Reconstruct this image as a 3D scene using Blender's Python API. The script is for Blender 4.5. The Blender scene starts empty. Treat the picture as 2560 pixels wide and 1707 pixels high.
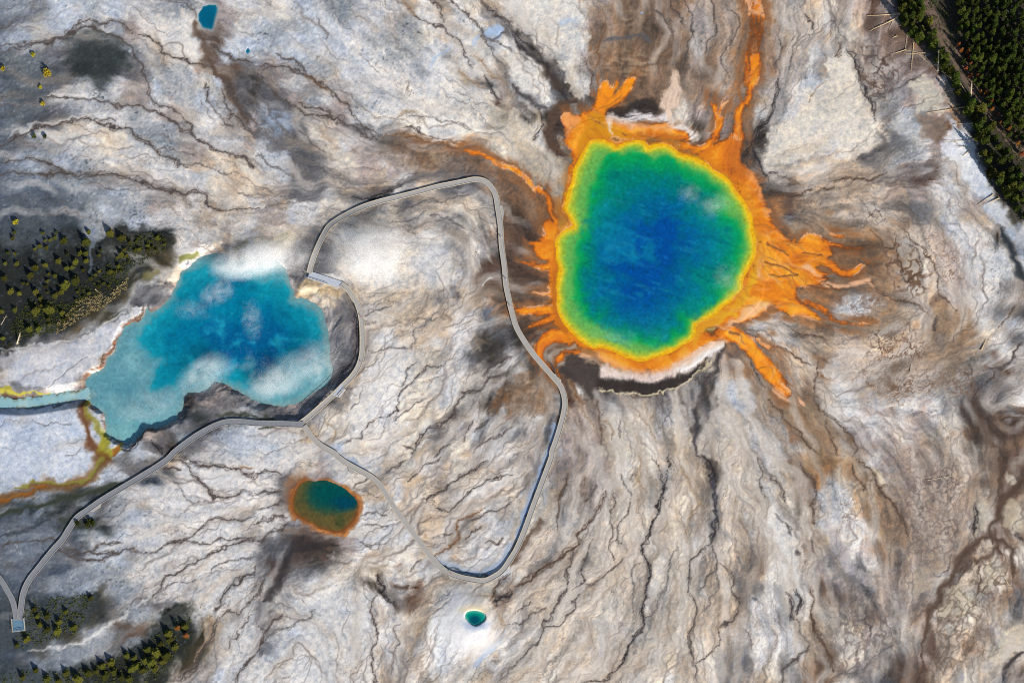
import bpy, bmesh, math, random
import numpy as np
from mathutils import Vector, Matrix, Euler
R = math.radians
SC = bpy.context.scene
COL = SC.collection
# ---------------------------------------------------------------- camera, sky, sun, exposure
FPX, SW, SH = 3517.0, 2560.0, 1707.0             # focal length and survey size in pixels
MPP = 0.19                                        # metres per survey pixel at the centre
DIST = MPP*FPX
NADIR = Vector((260.0, -560.0, -FPX)).normalized()   # where straight down falls in the camera's frame
ROT = NADIR.rotation_difference(Vector((0, 0, -1))).to_matrix()
CAMLOC = ROT @ Vector((0, 0, DIST))
cam_d = bpy.data.cameras.new('camera'); cam = bpy.data.objects.new('camera', cam_d); COL.objects.link(cam)
cam.matrix_world = Matrix.Translation(CAMLOC) @ ROT.to_4x4()
cam_d.sensor_width = 36; cam_d.lens = 36*FPX/SW; cam_d.clip_start = 1; cam_d.clip_end = 12000
SC.camera = cam
def W3(px, py, z=0.0):
    """survey pixel -> world point at height z"""
    d = ROT @ Vector((px-SW/2, -(py-SH/2), -FPX))
    return CAMLOC + d*((z-CAMLOC.z)/d.z)
SUN_EL, SUN_TO = R(26), Vector((-0.60, 0.80))     # the light travels up and to the left
world = bpy.data.worlds.new('World'); SC.world = world; world.use_nodes = True
wn = world.node_tree; bg = wn.nodes['Background']
sky = wn.nodes.new('ShaderNodeTexSky'); sky.sky_type = 'NISHITA'; sky.sun_disc = False
sky.sun_elevation = SUN_EL; sky.sun_rotation = math.atan2(-SUN_TO.x, -SUN_TO.y)
sky.air_density = 1.0; sky.dust_density = 0.6; sky.ozone_density = 1.0
wn.links.new(sky.outputs[0], bg.inputs[0]); bg.inputs[1].default_value = 0.075
sun_d = bpy.data.lights.new('sun', 'SUN'); sun = bpy.data.objects.new('sun', sun_d); COL.objects.link(sun)
sun_d.energy = 4.4; sun_d.angle = R(0.5); sun_d.color = (1.0, .935, .86)
sv = Vector((SUN_TO.x, SUN_TO.y, 0)).normalized()*math.cos(SUN_EL) + Vector((0, 0, -math.sin(SUN_EL)))
sun.rotation_euler = sv.to_track_quat('-Z', 'Y').to_euler()
sun.location = (120, -160, 200)
SC.view_settings.view_transform = 'Standard'; SC.view_settings.look = 'None'
SC.view_settings.exposure = 0.63; SC.view_settings.gamma = 1.0
SC.cycles.volume_bounces = 8; SC.cycles.max_bounces = 10; SC.cycles.volume_step_rate = 1.0; SC.cycles.volume_max_steps = 128
SC.cycles.use_denoising = False; SC.cycles.filter_width = 1.1
# ---------------------------------------------------------------- traced survey of the basin
# every list is in the pixels of a survey tile; T() turns tile pixels into survey pixels
KT = 640.0/1761.0
def KW(t): return 1/1.742 if t == 'Z' else KT
def T(t, pts):
    if t == 'Z': return [(1250+p[0]/1.742, 150+p[1]/1.742) for p in pts]
    ox, oy = 640*int(t[0]), (0, 570, 1137)[int(t[1])]
    return [(ox+p[0]*KT, oy+p[1]*KT) for p in pts]
def P(t, s):
    return T(t, [tuple(float(v) for v in q.split(',')) for q in s.split()])

# letter -> ground cover: colour as seen in full light (u is painted blue-dark shadow), streak, filament, speckle strength
PAL = {
 'W': ((236,231,224), .35, .25, .10), 'w': ((212,209,206), .6, .5, .5), 'i': ((194,201,210), .5, .08, 1.0),
 'B': ((140,160,185), .5, .2, .8),   's': ((156,161,166), .5, .08, 1.6), 'g': ((162,155,149), 1.0, .8, .6),
 'G': ((104,103,105), 1.0, .5, .9),    'k': ((56,51,47), .8, .2, .9),     'c': ((222,211,195), .6, .6, .2),
 't': ((184,166,146), 1.0, .9, .2),  'b': ((132,106,86), 1.1, .4, .1),  'n': ((88,70,60), 1.0, .4, .2),
 'p': ((166,152,146), 1.1, .5, .3),  'm': ((44,50,50), .5, .0, 1.0),    'v': ((58,52,36), .4, .0, .8),
 'u': ((40,52,66), .5, .0, 1.0),     'r': ((152,108,72), 1.0, .3, .0),  'y': ((170,150,50), .5, .0, .2),
}
COVER = {
'00': """ssGiisiiwwsswpww
GGciwwwspWWWcpww
iiciscGspwWWWnii
GsGGGmmmsgtWWnii
GsGGmmmGGssswbnG
GsGGGsswpissciGk
pGGwwwsgpissigGk
GGGGswwwswpgwwgG
mGwccwcwsssgwwgp
GGsswwccwssgpwwg
sisiiwwwwwsgtctc
ssiissgggwwwictc
GsGssssiwgggwctc
GsGGssisspggwtcc
uGGGssssiwwwtcgw""",
'10': """wWiisswwwtWtWctW
issiiswwgscgiWgg
isiiiiwsgsctgWBW
siiiwiwissiigWWW
ppssswiwwwsWctct
GgwggswwwwwWWtGg
GGpswpsiiwWWWWcn
iGggppWWWcWcccct
GBGctpGwgWWWWctc
iGGGcwwGbbbbrrtc
iiGGgcppwwbtpGrc
wiGGggptpwpGGGpr
tpGGgtgkwGtGGGbb
wtwwcgGGtGGtccGb
wpiwgccccGtGGcGb""",
'20': """WWWctpbbbnbbwpbr
gWwiWpbbbnpiwwbr
kgWWcnbbnnbiggbr
gkgWWpbrbbbingrp
WwkWgprbbbbpnirp
wWGkWprbnncpbgrp
GwwkknrnbbcpbprT
tkknbrkknbcppbrw
cckknrrrrrckppbk
twcknnrrrrrknbbk
gcgGgrrrrrrrrrkw
gtccnyyyyyyyrrkg
bnrwnyyyyyyyyrrk
bbrnwnyyyyyyyyrr
nbrrkryyyyyyyyrr""".replace('T','t'),
'30': """tgtcgpnpnvvvvvvv
rgtwgtnpbnvvvvvv
rtgtccpnnbvvvvvv
rtwgtcgnnnpvvvvv
rgwgtccgppnbbvvv
pgiwcccGippcccvv
gwccWcgsppctvvvv
gwcWWccGispbbivv
gcWWWccgiibbiivv
WWWcWccGswpwiivv
cWcgttGgswpwiivv
gtttttggpnwwwiiv
knttgtwpGpwwwiiv
rntgttwpGGwwppii
rGtrctccbGswttwi""",
'01': """mmmmmssmssmwwwtw
mmmmmmsmsvvwwtgw
mmmmmmssmvvwswtt
mmmmmmmmvwctittt
mmmmmmmvwGGttppp
mmmmmvvswGGttppp
mmmmvGwwwnpppppp
mmGGswwwnppppppp
kwswwwwnpppppppp
wssswwwnpppppppp
GGGwwnnpppppppGG
pbppippppppkGGGs
BiiiiwiipppGmGss
iBiiiwiippGsGGii
iiiwiiiiiGkGGwii""",
'11': """tctGgWWWwwwwgggb
wwgGGcWWWcwwgwgn
wwGGGcWWWcwwggnn
pwGgwwWWWWwwwgnn
ppgtctgctttGGtbk
pppGgGgwctttwgGb
ppppgGgwwtttwwGG
ppppgGgwwctwwgkG
ppppGGgcwwctwGkw
ppppGGtcWWcwwggk
pppgggtWWWcwwcgb
GppGGtcWWccwcgkr
GGGwcwWWwcccGgwg
wwwtwcwWwcwGgiGw
iiwwiicwwctGcgww""",
'21': """nnryyyyyyyyyyyrr
nbryyyyyyyyyyyyr
nrrryyyyyyyyyyrr
nnnryyyyyyyyyyrr
nnrryyyyyyyyyrrr
nrrryyyyyyyyyrrr
knrryyyyyyyyyrtw
kgnrryyyyyyrrrng
Gknrrryyyyrrwntg
wknnGkwwwwkkGtbr
bbgnwnkkkktGkitb
bbgnpkGggggGkigb
gwGtppcctwwGGcwg
GgGpppccwtcgkccw
ggBwppwccttgkccw""",
'31': """rrtrrrbbcgpwwwki
rrrrrrbbgctpwwiG
rrrrbnbbgctpwwii
rrrrbnbbgctppwwG
rrtrbiwtgttppwwg
rrtbiiwtttnbcwgG
wtrrbbwgttnbbcgi
wGttwwctttgbttwG
rttbwWwtwwtgtgiw
rgtbWWttwwwtggng
rcbtwwtwwwtgnGgw
bbbtwwpwwwwgnpGw
gbbtwwwpwpwcnnbn
gbbbwpwwgptcbnnn
wgtbwbppwptctcnb""",
'02': """iiiiwiiGGGtwwwww
iiiiiiiiGuGwwwww
iissGmGswwwwwwww
mmmmmsGsgwwwwwww
GsGGGmmsiwwwwwwg
ssGGusiiiwwwwwww
GsGGGsiigwwwwwww
GGGusssswwwwwwww
uGGsssssswwwwwww
uuuiisvssGwwwwww
uuvvvvmGssGGwwgw
uuvvvssGnsGvvtww
uuvssssGsGvvvtww
uGssssGvvvvvgwww
uuuuvvvvvvgggiww""",
'12': """wwwcwwwwtcwgctgg
wGbppwctwtttccgw
wGbppwwtwtctgwgw
wgGppwwwwgttggwg
wwGppwwwwwttgtww
GGnnnpwwwwtgtwww
GGnkkgwtcwtwtwww
gnGGgtccwcwggwii
gGwwwtgkwntttccn
gGiwwwwwGntccccn
GgiwwwwgwctccWcg
GgiwwwwwwtcwWiwg
Gwwwwwwgwgwwwwti
wwwwwwwgwggwwwig
wwwwwwwtgwgtwctg""",
'22': """gGpppptcctctkctw
gBppnpcctGctkcct
cBtpnpttcgctGctw
cBcnGgtcccctgtct
BtcGgtcccccgGttw
icncGtcgctcwgctt
ntGttttpgccwgctn
cGGtgctcgwcgttGt
GtttgtctGccgtcGg
tttgtcwtgwccttGw
gttttcctgcctttgw
ggtttcpgctctttgw
gtttcpttcwcctgww
ttcctpttccttcGGw
tcctttcwcwctcGgt""",
'32': """cbrrrbwpptwtccnn
ccbriibwpgpctnbn
ccbiittcpgggtcnn
wctiwtrtpgtgwtnt
wgtiwwtbbgtgwgnt
wgbtwwbtptcgctnb
WgtGgwpbgpcgbtnc
WwgpgGwgbwcgncbn
WGgnpggpgcgnctcb
wGctntgpGpgncGbG
wGtctgnggngbcttg
wwttctpwcgnctnwt
wwtbccgtgGntbtcc
cgbntcgtnpnttgct
cgbbcgGGnntgctGn""",
}
INK = {'d':(80,71,67),'e':(104,99,98),'k':(44,40,42),'n':(84,66,54),'b':(122,86,58),'t':(158,134,108),
       'w':(236,232,226),'i':(170,194,224),'B':(150,168,192),'c':(240,222,190),'u':(36,44,50),'G':(84,88,96),'m':(50,56,44)}
# tile, ink, width, strength, points: channels, seeps and stains on the sinter, painted shade beside the boardwalk
LINES = """
00 d 16 .8 0,335 130,300 280,285 420,255 490,215 540,165 610,140 680,165 760,150 830,165 880,190 930,240
00 d 10 .9 0,380 150,325 300,290 450,265 520,210 600,185 700,215 790,245 850,290 910,320 940,400 985,470 1000,550 1020,640 1060,695 1130,725 1210,755 1280,810 1320,855 1315,905 1370,970 1420,1020 1480,1045
00 d 10 .9 950,240 1010,245 1070,290 1110,320 1150,370 1230,390 1320,410 1420,450 1480,510 1540,560
00 d 12 .85 290,665 380,665 480,675 600,695 740,700 820,725 900,715 990,725 1080,770 1160,810 1230,880 1300,920 1370,960 1420,1000 1500,1035 1620,1080 1761,1150
00 d 14 .9 0,995 100,950 220,890 340,865 450,825 560,820 640,820 720,850 800,880 880,900 930,945 1000,980 1080,1015 1100,1045 1160,1095 1220,1130 1300,1165
00 d 8 .8 680,810 740,820 790,850
00 e 6 .8 1080,1015 1160,1000 1220,1030 1300,1045 1360,1080
00 e 7 .8 1160,1095 1250,1130 1350,1135 1450,1150 1540,1185 1650,1190
00 d 13 .85 0,1105 120,1090 230,1075 300,1110 380,1145 440,1175 510,1195
00 d 18 .9 0,1195 80,1180 200,1195 330,1195 440,1200 560,1200 690,1195 760,1190 830,1215 920,1245 1000,1265 1060,1295 1140,1315 1250,1320 1380,1335 1420,1380 1470,1425 1560,1440 1761,1440
00 e 6 .6 560,1215 640,1260 740,1300 880,1300 1000,1300
00 n 60 .75 1335,150 1370,230 1410,330 1440,430 1500,500 1560,560 1600,640 1640,740 1700,850
00 d 12 .9 1450,310 1500,350 1580,375 1650,410 1761,440
00 d 8 .8 1410,580 1440,680 1470,760 1530,820 1600,860
00 d 10 .8 1520,600 1560,700 1580,780 1640,830 1690,880 1761,950
00 d 14 .8 1560,560 1620,650 1680,760 1761,860
00 e 6 .8 1640,600 1700,700 1761,790
00 d 14 .8 1650,1090 1720,1120 1761,1160
00 e 5 .7 1380,650 1400,720 1430,790 1475,835
00 e 8 .7 1100,0 1200,10 1290,40 1340,80 1340,150
00 w 16 .5 310,655 400,650 520,665 640,680
00 w 16 .5 60,945 220,875 340,850 450,812 560,808
10 d 14 .9 0,440 90,460 170,455 240,480 330,515 400,550 460,590 530,620 560,680 620,710 650,770 690,830 750,880 820,925 890,945
10 b 8 .7 330,515 400,560 470,605 530,625
10 d 10 .8 140,385 210,410 280,445 340,490
10 d 16 .8 0,470 50,550 120,620 160,680 210,715 290,745 350,780 420,800 500,800 550,800 600,860 660,870 720,920 780,960 840,970
10 d 8 .8 280,705 360,725 430,745 500,775 540,800
10 e 10 .8 0,620 60,680 100,780 150,850 210,900 240,950
10 e 14 .8 0,900 60,920 150,990 210,1040 300,1080 380,1120 470,1180 600,1240
10 e 10 .7 0,1060 80,1120 170,1160 230,1210
10 e 10 .8 300,900 360,960 420,1010 480,1060
10 b 12 .85 890,945 960,920 1060,930 1130,950 1180,990 1260,990 1330,1010 1380,1025
10 d 5 .8 1000,870 1100,900 1200,930 1330,970 1450,970
10 d 7 .6 1080,890 1000,920
10 t 8 .6 830,810 960,800 1030,770 1130,770
10 e 6 .6 1030,790 1150,810 1300,820 1430,860 1500,900
10 d 9 .85 1000,0 1070,70 1120,120 1200,160 1270,190 1330,240 1400,280 1420,350 1440,400 1490,450 1490,480
10 d 8 .7 1190,0 1250,50 1280,120 1285,180
10 t 24 .7 1000,0 1060,50 1110,110
10 d 8 .8 1270,0 1350,20 1440,70 1490,130 1540,190 1560,240 1600,310 1640,340
10 d 12 .7 1540,0 1600,70 1680,110 1761,180
10 e 18 .8 1540,190 1580,240 1640,260 1761,210
10 e 8 .7 1600,310 1650,400 1700,480 1730,560
10 t 10 .7 1450,370 1520,420 1600,480 1680,540 1740,600
10 t 16 .7 1380,470 1440,530 1520,580 1620,600
10 k 16 .7 1580,530 1620,580 1650,650 1680,690
10 e 7 .7 1600,260 1680,290 1761,350
10 e 26 .7 560,1330 660,1340 760,1340 880,1320 1000,1260 1150,1220 1350,1205 1480,1215
10 k 22 .7 660,1360 760,1370 870,1340 920,1310 980,1290
10 e 8 .8 900,1430 1000,1420 1100,1400 1250,1370 1400,1350 1500,1320
10 e 12 .8 1180,1480 1280,1490 1380,1540 1440,1568
10 e 7 .7 900,1520 1000,1530 1100,1500 1160,1460
10 i 18 .7 1340,300 1290,350 1230,400 1200,470
10 i 60 .8 1580,220 1640,215 1700,210
10 i 30 .6 1500,300 1550,250
10 e 8 .7 410,100 450,170 470,230 490,290
10 w 8 .6 660,310 740,320 800,350
10 w 14 .5 540,100 600,250 700,400 800,490 900,530
10 e 5 .6 0,1440 100,1410 200,1400 300,1380 430,1350
20 k 34 .85 0,230 50,310 120,380 200,450 270,520 330,600 380,680 430,710
20 k 14 .6 0,180 60,270 150,330
20 n 44 .5 200,470 290,560 340,620
20 k 34 .7 0,590 80,660 160,720 240,740
20 n 70 .9 430,690 330,730 285,790 265,870 265,950 300,1020 390,1060
20 d 7 .8 950,20 1010,100 1060,160 1110,230 1100,280
20 d 7 .8 1180,0 1230,90 1240,200 1220,330 1180,430 1150,500
20 d 6 .8 1100,0 1120,60 1180,130 1200,200
20 d 6 .8 1370,0 1400,60 1390,200 1340,300 1320,370
20 d 6 .8 1480,60 1540,100 1560,170 1500,300 1450,390 1470,480 1500,540
20 b 6 .7 620,60 640,180 620,260 600,340 580,450
20 G 26 .7 640,290 740,270 840,250 950,280
20 n 12 .6 540,700 560,600 540,500 500,400
20 k 24 .8 660,780 720,770 800,770 860,740 900,730
20 k 16 .6 900,720 960,740 1010,760
20 k 24 .75 1761,830 1700,900 1640,980 1600,1050 1580,1110
20 k 14 .6 1640,1000 1700,1130 1761,1240
20 n 10 .5 1180,1000 1280,990 1370,960 1440,900
20 k 10 .8 410,1080 400,1200 380,1330 365,1420 365,1500
20 k 14 .6 220,860 180,920 150,960
20 i 20 .6 320,180 380,150 460,165
20 i 20 .7 890,80 915,75
30 d 7 .8 240,90 290,150 310,190
30 d 6 .7 60,230 100,310 80,400 40,470
30 e 8 .7 440,140 480,200 540,290
30 n 18 .7 500,300 480,370 450,400
30 k 22 .65 540,340 580,400 620,480 650,560 690,660 720,760 740,830
30 k 30 .45 760,900 800,980 700,1050 620,1100
30 d 8 .85 1080,510 1000,550 920,600 840,620 760,640 700,670
30 d 8 .7 0,1180 60,1200 130,1220
30 n 9 .8 0,1290 90,1330 200,1340 310,1320
30 n 8 .8 300,1290 420,1290 470,1240 560,1220 640,1240 760,1220 820,1160
30 t 8 .7 280,690 330,610 400,580
30 k 14 .7 0,860 40,740 60,640 70,540
30 e 7 .7 120,490 150,440 170,380
30 n 22 .5 620,500 700,560 740,600
01 n 9 .9 690,970 700,900 770,850 790,780 830,690 890,640 960,590 970,520
01 u 8 .7 0,1240 150,1235 300,1225 440,1215
01 e 5 .5 210,1330 300,1350 420,1340 500,1350
01 e 5 .5 440,1568 500,1545 580,1510
01 e 5 .5 430,800 520,770 600,730 720,660 830,610 900,540
01 w 10 .6 0,840 120,820 300,800 430,790 560,760 700,680 850,580
01 e 4 .5 270,1130 400,1030 500,950 600,880
01 k 14 .8 840,1500 900,1500 1000,1410 1040,1370 1100,1370
01 k 22 .7 1060,1460 1090,1530 1130,1568
01 m 24 .8 1480,1290 1660,1280 1761,1300
11 m 26 .8 0,1305 60,1305 130,1310
11 m 14 .8 0,1378 80,1380 160,1390
11 e 7 .7 740,600 800,560 880,540 940,550
11 e 6 .7 740,850 850,840 950,820 1050,830
11 e 8 .7 1050,830 1080,770 1120,690 1200,620 1250,580
11 e 6 .7 700,1010 760,960 840,900
11 d 8 .8 970,1200 980,1130 1030,1090 1080,1050 1140,1000 1200,950 1280,940
11 d 7 .8 740,1400 830,1310 920,1280 960,1240 970,1180
11 d 16 .8 1761,900 1680,930 1610,960 1570,1040
11 d 15 .85 1761,1000 1650,1040 1560,1080 1450,1130 1380,1200 1350,1290 1270,1360 1200,1390 1130,1450 1080,1520 1070,1568
11 d 8 .8 1000,1490 1080,1500
11 d 8 .8 1210,1568 1280,1500 1350,1480
11 d 8 .7 1500,1320 1450,1400 1420,1470
11 d 8 .8 1761,1380 1650,1430 1550,1490 1490,1560
11 d 10 .7 1640,1200 1600,1290 1500,1400
11 e 6 .7 560,1500 640,1460 700,1440 740,1400
11 e 6 .7 1100,930 1040,1000 1000,1090
11 e 5 .7 640,1260 700,1180 740,1120
11 t 14 .6 480,1290 540,1370 540,1440 500,1500
11 e 6 .7 940,1330 1000,1270 1060,1240 1120,1200 1200,1180
11 w 10 .7 1560,410 1600,370 1650,345
11 c 60 .8 290,425 340,430 400,440 450,430
11 c 30 .6 90,110 150,90 220,60
11 k 20 .5 640,560 690,640 700,760 680,860 640,930 580,980
11 u 16 .6 620,420 660,480 690,560
21 t 10 .6 380,1050 420,1150 480,1220 540,1330 580,1420
21 b 14 .7 400,1060 450,1160 520,1200
21 k 34 .75 1480,800 1420,900 1380,1000 1330,1080 1290,1170 1260,1280 1260,1400 1270,1568
21 d 10 .7 1500,780 1600,850 1660,950 1720,1050 1761,1100
21 t 8 .7 620,1290 680,1390 700,1460
21 t 8 .7 830,1230 900,1310 960,1400 1010,1480
21 e 8 .7 1040,1330 1100,1250
21 e 5 .6 740,1300 720,1400 760,1450
21 n 20 .5 570,1180 600,1300 610,1420 620,1500
21 d 7 .7 1560,680 1650,740 1700,790 1761,830
21 w 26 .9 455,1080 460,1140
21 B 40 .8 300,1340 280,1440 240,1568
31 n 7 .9 710,370 740,420 800,470 870,495 960,500 1030,540 1100,570
31 n 6 .8 530,650 620,660 720,665
31 n 7 .85 330,900 340,990 320,1060 310,1140 330,1200 400,1270 470,1340 540,1400 590,1460 610,1520 590,1568
31 n 6 .8 0,800 60,820 150,850 230,920 310,950
31 w 9 .6 0,785 80,805 160,840
31 n 6 .8 0,1160 30,1220 100,1280 160,1350 230,1430 300,1510 350,1568
31 n 7 .7 380,1330 420,1420 460,1500 480,1568
31 n 7 .7 100,640 160,690 250,730 340,760 420,780
31 d 8 .85 1480,970 1560,970 1620,930 1680,890 1720,820 1761,780
31 d 7 .8 1560,980 1500,1060 1440,1110 1380,1200
31 d 7 .7 1370,930 1400,960 1400,1000 1330,1000
31 u 44 .85 1600,0 1640,80 1670,150 1720,280 1761,380
31 n 50 .6 1400,1200 1440,1300 1500,1400 1560,1500
31 n 20 .7 1560,1310 1640,1300 1761,1290
31 k 36 .7 1140,620 1140,700
31 n 8 .8 1720,560 1650,620 1580,680
31 n 6 .8 930,0 990,80 1060,130 1130,210 1160,330 1170,440 1240,500 1320,560
31 n 6 .8 700,20 760,70 800,120 860,120 890,60
31 n 6 .8 890,60 900,180 920,290 960,370 1010,350 1050,310 1040,200 1000,130 950,100
02 d 14 .9 1230,10 1310,45 1400,70 1490,80 1560,90 1640,100 1700,150 1761,160
02 b 10 .7 1640,100 1690,75 1740,110
02 d 12 .9 1140,50 1220,40 1290,80 1350,150 1380,200 1440,250 1500,295 1580,290 1640,260 1761,260
02 d 10 .8 1120,85 1180,95 1240,110
02 e 5 .6 1160,140 1220,220 1270,300 1340,330 1460,310
02 d 11 .9 1761,420 1690,435 1580,445 1460,435 1400,480 1340,530 1270,575 1180,590 1120,620 1060,670 1020,685 950,665
02 d 16 .8 950,665 880,660 800,665 720,660 640,665 540,660 430,640
02 d 12 .8 400,650 500,690 600,715 680,715 760,690 830,660
02 d 10 .8 650,650 690,610 760,610 840,615
02 d 8 .8 0,640 100,605 220,580 330,570 400,580
02 d 7 .8 1270,580 1340,600 1410,610 1480,590 1600,580 1761,560
02 d 12 .9 1761,575 1680,590 1590,620 1500,660 1400,690 1320,745 1240,800 1180,840 1120,870 1100,920 1050,970
02 e 7 .8 1130,920 1200,880 1300,880 1350,860
02 e 9 .8 1761,690 1660,715 1560,740 1480,770 1440,800
02 d 13 .9 1761,760 1740,830 1660,860 1590,900 1540,960 1500,1030 1470,1080
02 d 10 .85 1761,960 1700,1010 1650,1050 1570,1070 1510,1110 1480,1150
02 d 22 .85 1470,1110 1460,1200 1430,1280 1380,1350 1350,1440 1280,1500 1200,1550
02 t 10 .6 1440,1080 1440,1200 1400,1290 1340,1400
02 d 7 .8 1740,1100 1680,1180 1600,1260 1570,1330
02 d 10 .85 1761,1370 1700,1440 1640,1500 1610,1568
02 w 7 .7 1050,960 950,1030 850,1110 700,1200 560,1290 400,1340
02 w 24 .5 200,1350 400,1330 600,1270 750,1180 900,1080
02 m 44 .85 0,400 150,370 300,340 450,290 600,260 750,230 850,190
02 m 60 .7 400,440 560,470 640,450
02 u 30 .6 0,560 150,520 300,450
02 n 50 .6 780,1170 900,1160
12 d 12 .8 0,150 60,115 130,120 180,140
12 d 12 .8 0,265 60,250 120,260 180,240
12 d 10 .8 0,390 60,360 130,340 190,320
12 d 10 .8 0,480 80,440 150,420 220,440
12 d 16 .8 0,600 100,540 180,500 240,460
12 k 50 .7 560,620 420,610 330,640 240,680 190,780 150,880 100,960 40,1000
12 k 40 .5 330,560 250,620 200,680
12 d 14 .7 60,850 30,900 0,960
12 d 14 .85 180,1090 110,1150 70,1210 40,1290 0,1360
12 d 8 .8 0,1180 40,1200 70,1220
12 e 10 .7 70,1270 150,1210 250,1160 350,1110 400,1050
12 d 8 .9 830,950 790,1020 800,1130 835,1200 830,1290 795,1320 800,1420 810,1500 830,1568
12 e 6 .7 1000,1150 950,1190 960,1250 980,1290 950,1350 940,1430 930,1500
12 k 16 .85 820,820 850,870 880,900 840,930
12 k 14 .8 880,920 920,1000 960,1040
12 n 26 .8 960,890 1000,910 1050,900
12 n 24 .6 940,1040 975,1070
12 d 6 .7 1060,800 1080,740 1140,720
12 e 6 .7 690,570 740,610 790,630 860,610 920,580
12 d 8 .7 720,430 780,410 850,400 910,410
12 d 7 .7 750,480 850,470 920,480
12 d 8 .8 860,130 940,90 1000,70 1050,30
12 d 8 .8 1040,190 1100,130 1160,80 1230,40 1270,0
12 d 10 .85 1160,340 1230,270 1330,190 1420,140 1500,100 1600,40
12 d 10 .85 1240,370 1340,360 1400,320 1460,260 1540,200 1620,160 1761,130
12 b 10 .85 1240,690 1320,640 1390,570 1380,500 1420,440 1490,400 1570,360
12 d 8 .8 1290,550 1370,540
12 d 7 .8 1420,450 1520,430 1600,390 1700,350 1761,300
12 d 7 .8 1420,600 1480,540 1550,490
12 d 7 .8 1560,610 1640,600 1700,560
12 e 5 .7 1220,580 1300,550
12 e 5 .7 850,260 780,260 730,240
12 d 6 .7 790,150 700,200 680,230
12 B 40 .7 1240,715 1330,765 1430,805 1550,805 1650,765 1720,680 1761,600
12 B 26 .7 590,15 690,60 770,120
12 u 9 .7 1250,750 1400,800 1520,830 1600,830
12 n 18 .8 1761,800 1700,870 1650,930 1600,1000
12 k 18 .8 1761,960 1690,990 1640,1010
12 d 7 .7 1490,1040 1510,980
12 e 6 .8 1690,1165 1761,1150
12 B 34 .6 1700,1190 1660,1270 1600,1340 1540,1410 1490,1470
12 e 7 .8 1761,1430 1700,1520
12 e 14 .6 1330,920 1300,960 1240,1010
12 t 20 .5 1380,950 1300,1020 1200,1100 1130,1180 1080,1290 1060,1400
12 t 12 .5 1480,950 1600,980 1690,1100 1700,1200 1620,1310
22 B 34 .9 228,0 168,170 110,320 60,470 15,600
22 u 8 .8 235,60 180,210 115,370 55,560 0,670
22 n 34 .75 200,430 130,530 60,640 0,740
22 n 22 .85 0,920 120,860 220,780 320,710 400,640 470,600
22 n 14 .75 470,600 430,540 500,500 560,420 600,350 640,270
22 n 12 .75 380,100 350,200 330,300 320,400 300,520
22 d 7 .7 560,200 540,280 490,330
22 d 6 .8 560,580 520,680 480,780 475,880 400,920
22 d 9 .85 420,640 400,740 380,800 380,900 340,970 280,1060 270,1100 220,1180 190,1270 110,1350 60,1410 0,1450
22 d 8 .8 220,1190 300,1170 360,1110 420,1050 420,990 470,940
22 d 7 .8 0,1160 80,1140 160,1080 230,1030
22 d 6 .8 0,1090 100,1050 140,1010
22 d 6 .7 820,300 800,380 750,460 730,560 740,640
22 d 6 .7 700,260 680,400 690,520 670,640 690,740
22 d 7 .7 780,680 700,760 620,830 560,880 500,890
22 k 12 .9 1075,0 1080,120 1045,240 1000,340 980,440 950,510 920,590 905,670 930,730 935,830 920,920 905,1000 900,1080 905,1130 890,1200 830,1280 790,1360 740,1430 700,1490 600,1545 480,1568
22 d 7 .8 1000,30 1040,160 1070,230
22 d 6 .6 960,0 1000,60
22 e 7 .8 900,1150 970,1080 1020,980 1060,880 1070,780 1110,700 1150,640
22 e 6 .7 890,740 820,800 830,900 830,1000 840,1100
22 k 24 .85 1280,10 1340,60 1370,140 1370,220 1385,320 1395,430 1385,540 1370,620
22 G 34 .5 1370,160 1385,300 1400,400 1380,500
22 d 12 .85 1370,620 1280,680 1225,740 1215,850 1220,930 1260,1020 1270,1090 1240,1170 1230,1290 1240,1380 1270,1480 1280,1568
22 d 8 .85 1380,630 1400,720 1390,790 1320,870 1280,930
22 e 6 .7 1390,790 1420,880 1380,980 1320,1080
22 d 8 .85 1400,730 1490,820 1520,900 1540,1000 1540,1100 1480,1170 1430,1200 1440,1250 1420,1300 1350,1380 1290,1430 1270,1480
22 d 5 .6 1640,1340 1640,1280 1600,1200
22 e 24 .5 1650,620 1660,720 1640,800
22 G 28 .7 1540,700 1570,740
22 G 24 .7 1640,970 1690,990
22 t 16 .5 1130,0 1180,120 1230,220 1290,330 1220,440 1200,560
22 t 12 .5 880,0 870,130 900,260
22 d 5 .7 1680,0 1710,80 1700,180 1740,290
22 e 5 .7 740,120 780,190 830,290
32 n 12 .8 200,50 270,120 300,180 320,280 310,380 310,480
32 n 10 .9 610,30 680,90 740,190 800,260 860,340 910,410 940,480 950,560
32 n 8 .8 580,60 600,130 650,200 660,240
32 c 22 .7 700,90 750,150 810,220
32 n 46 .85 1761,160 1700,220 1620,290 1590,360 1560,450 1530,530 1540,600
32 n 44 .85 1530,540 1460,610 1370,660 1300,750 1230,880 1180,990 1120,1080 1100,1200 1060,1290
32 n 30 .8 1590,0 1600,100 1590,200 1600,290
32 n 40 .85 1560,560 1620,600 1680,680 1700,760 1690,850
32 n 30 .7 1590,620 1500,700 1440,740 1400,700
32 n 12 .8 1060,1290 1060,1400 1040,1500 1030,1568
32 n 7 .8 1450,760 1440,870 1450,960
32 n 14 .8 300,900 310,1000 300,1110 330,1200 380,1300 420,1400 430,1500
32 d 8 .8 300,560 330,680
32 d 9 .8 290,1290 250,1370 160,1430 110,1480 110,1568
32 e 6 .7 190,1130 240,1220 280,1290
32 k 18 .8 140,940 160,1020 150,1080 180,1140
32 k 16 .75 200,940 220,1010 200,1100
32 k 18 .65 110,460 150,540
32 k 14 .65 190,650 230,690
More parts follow.
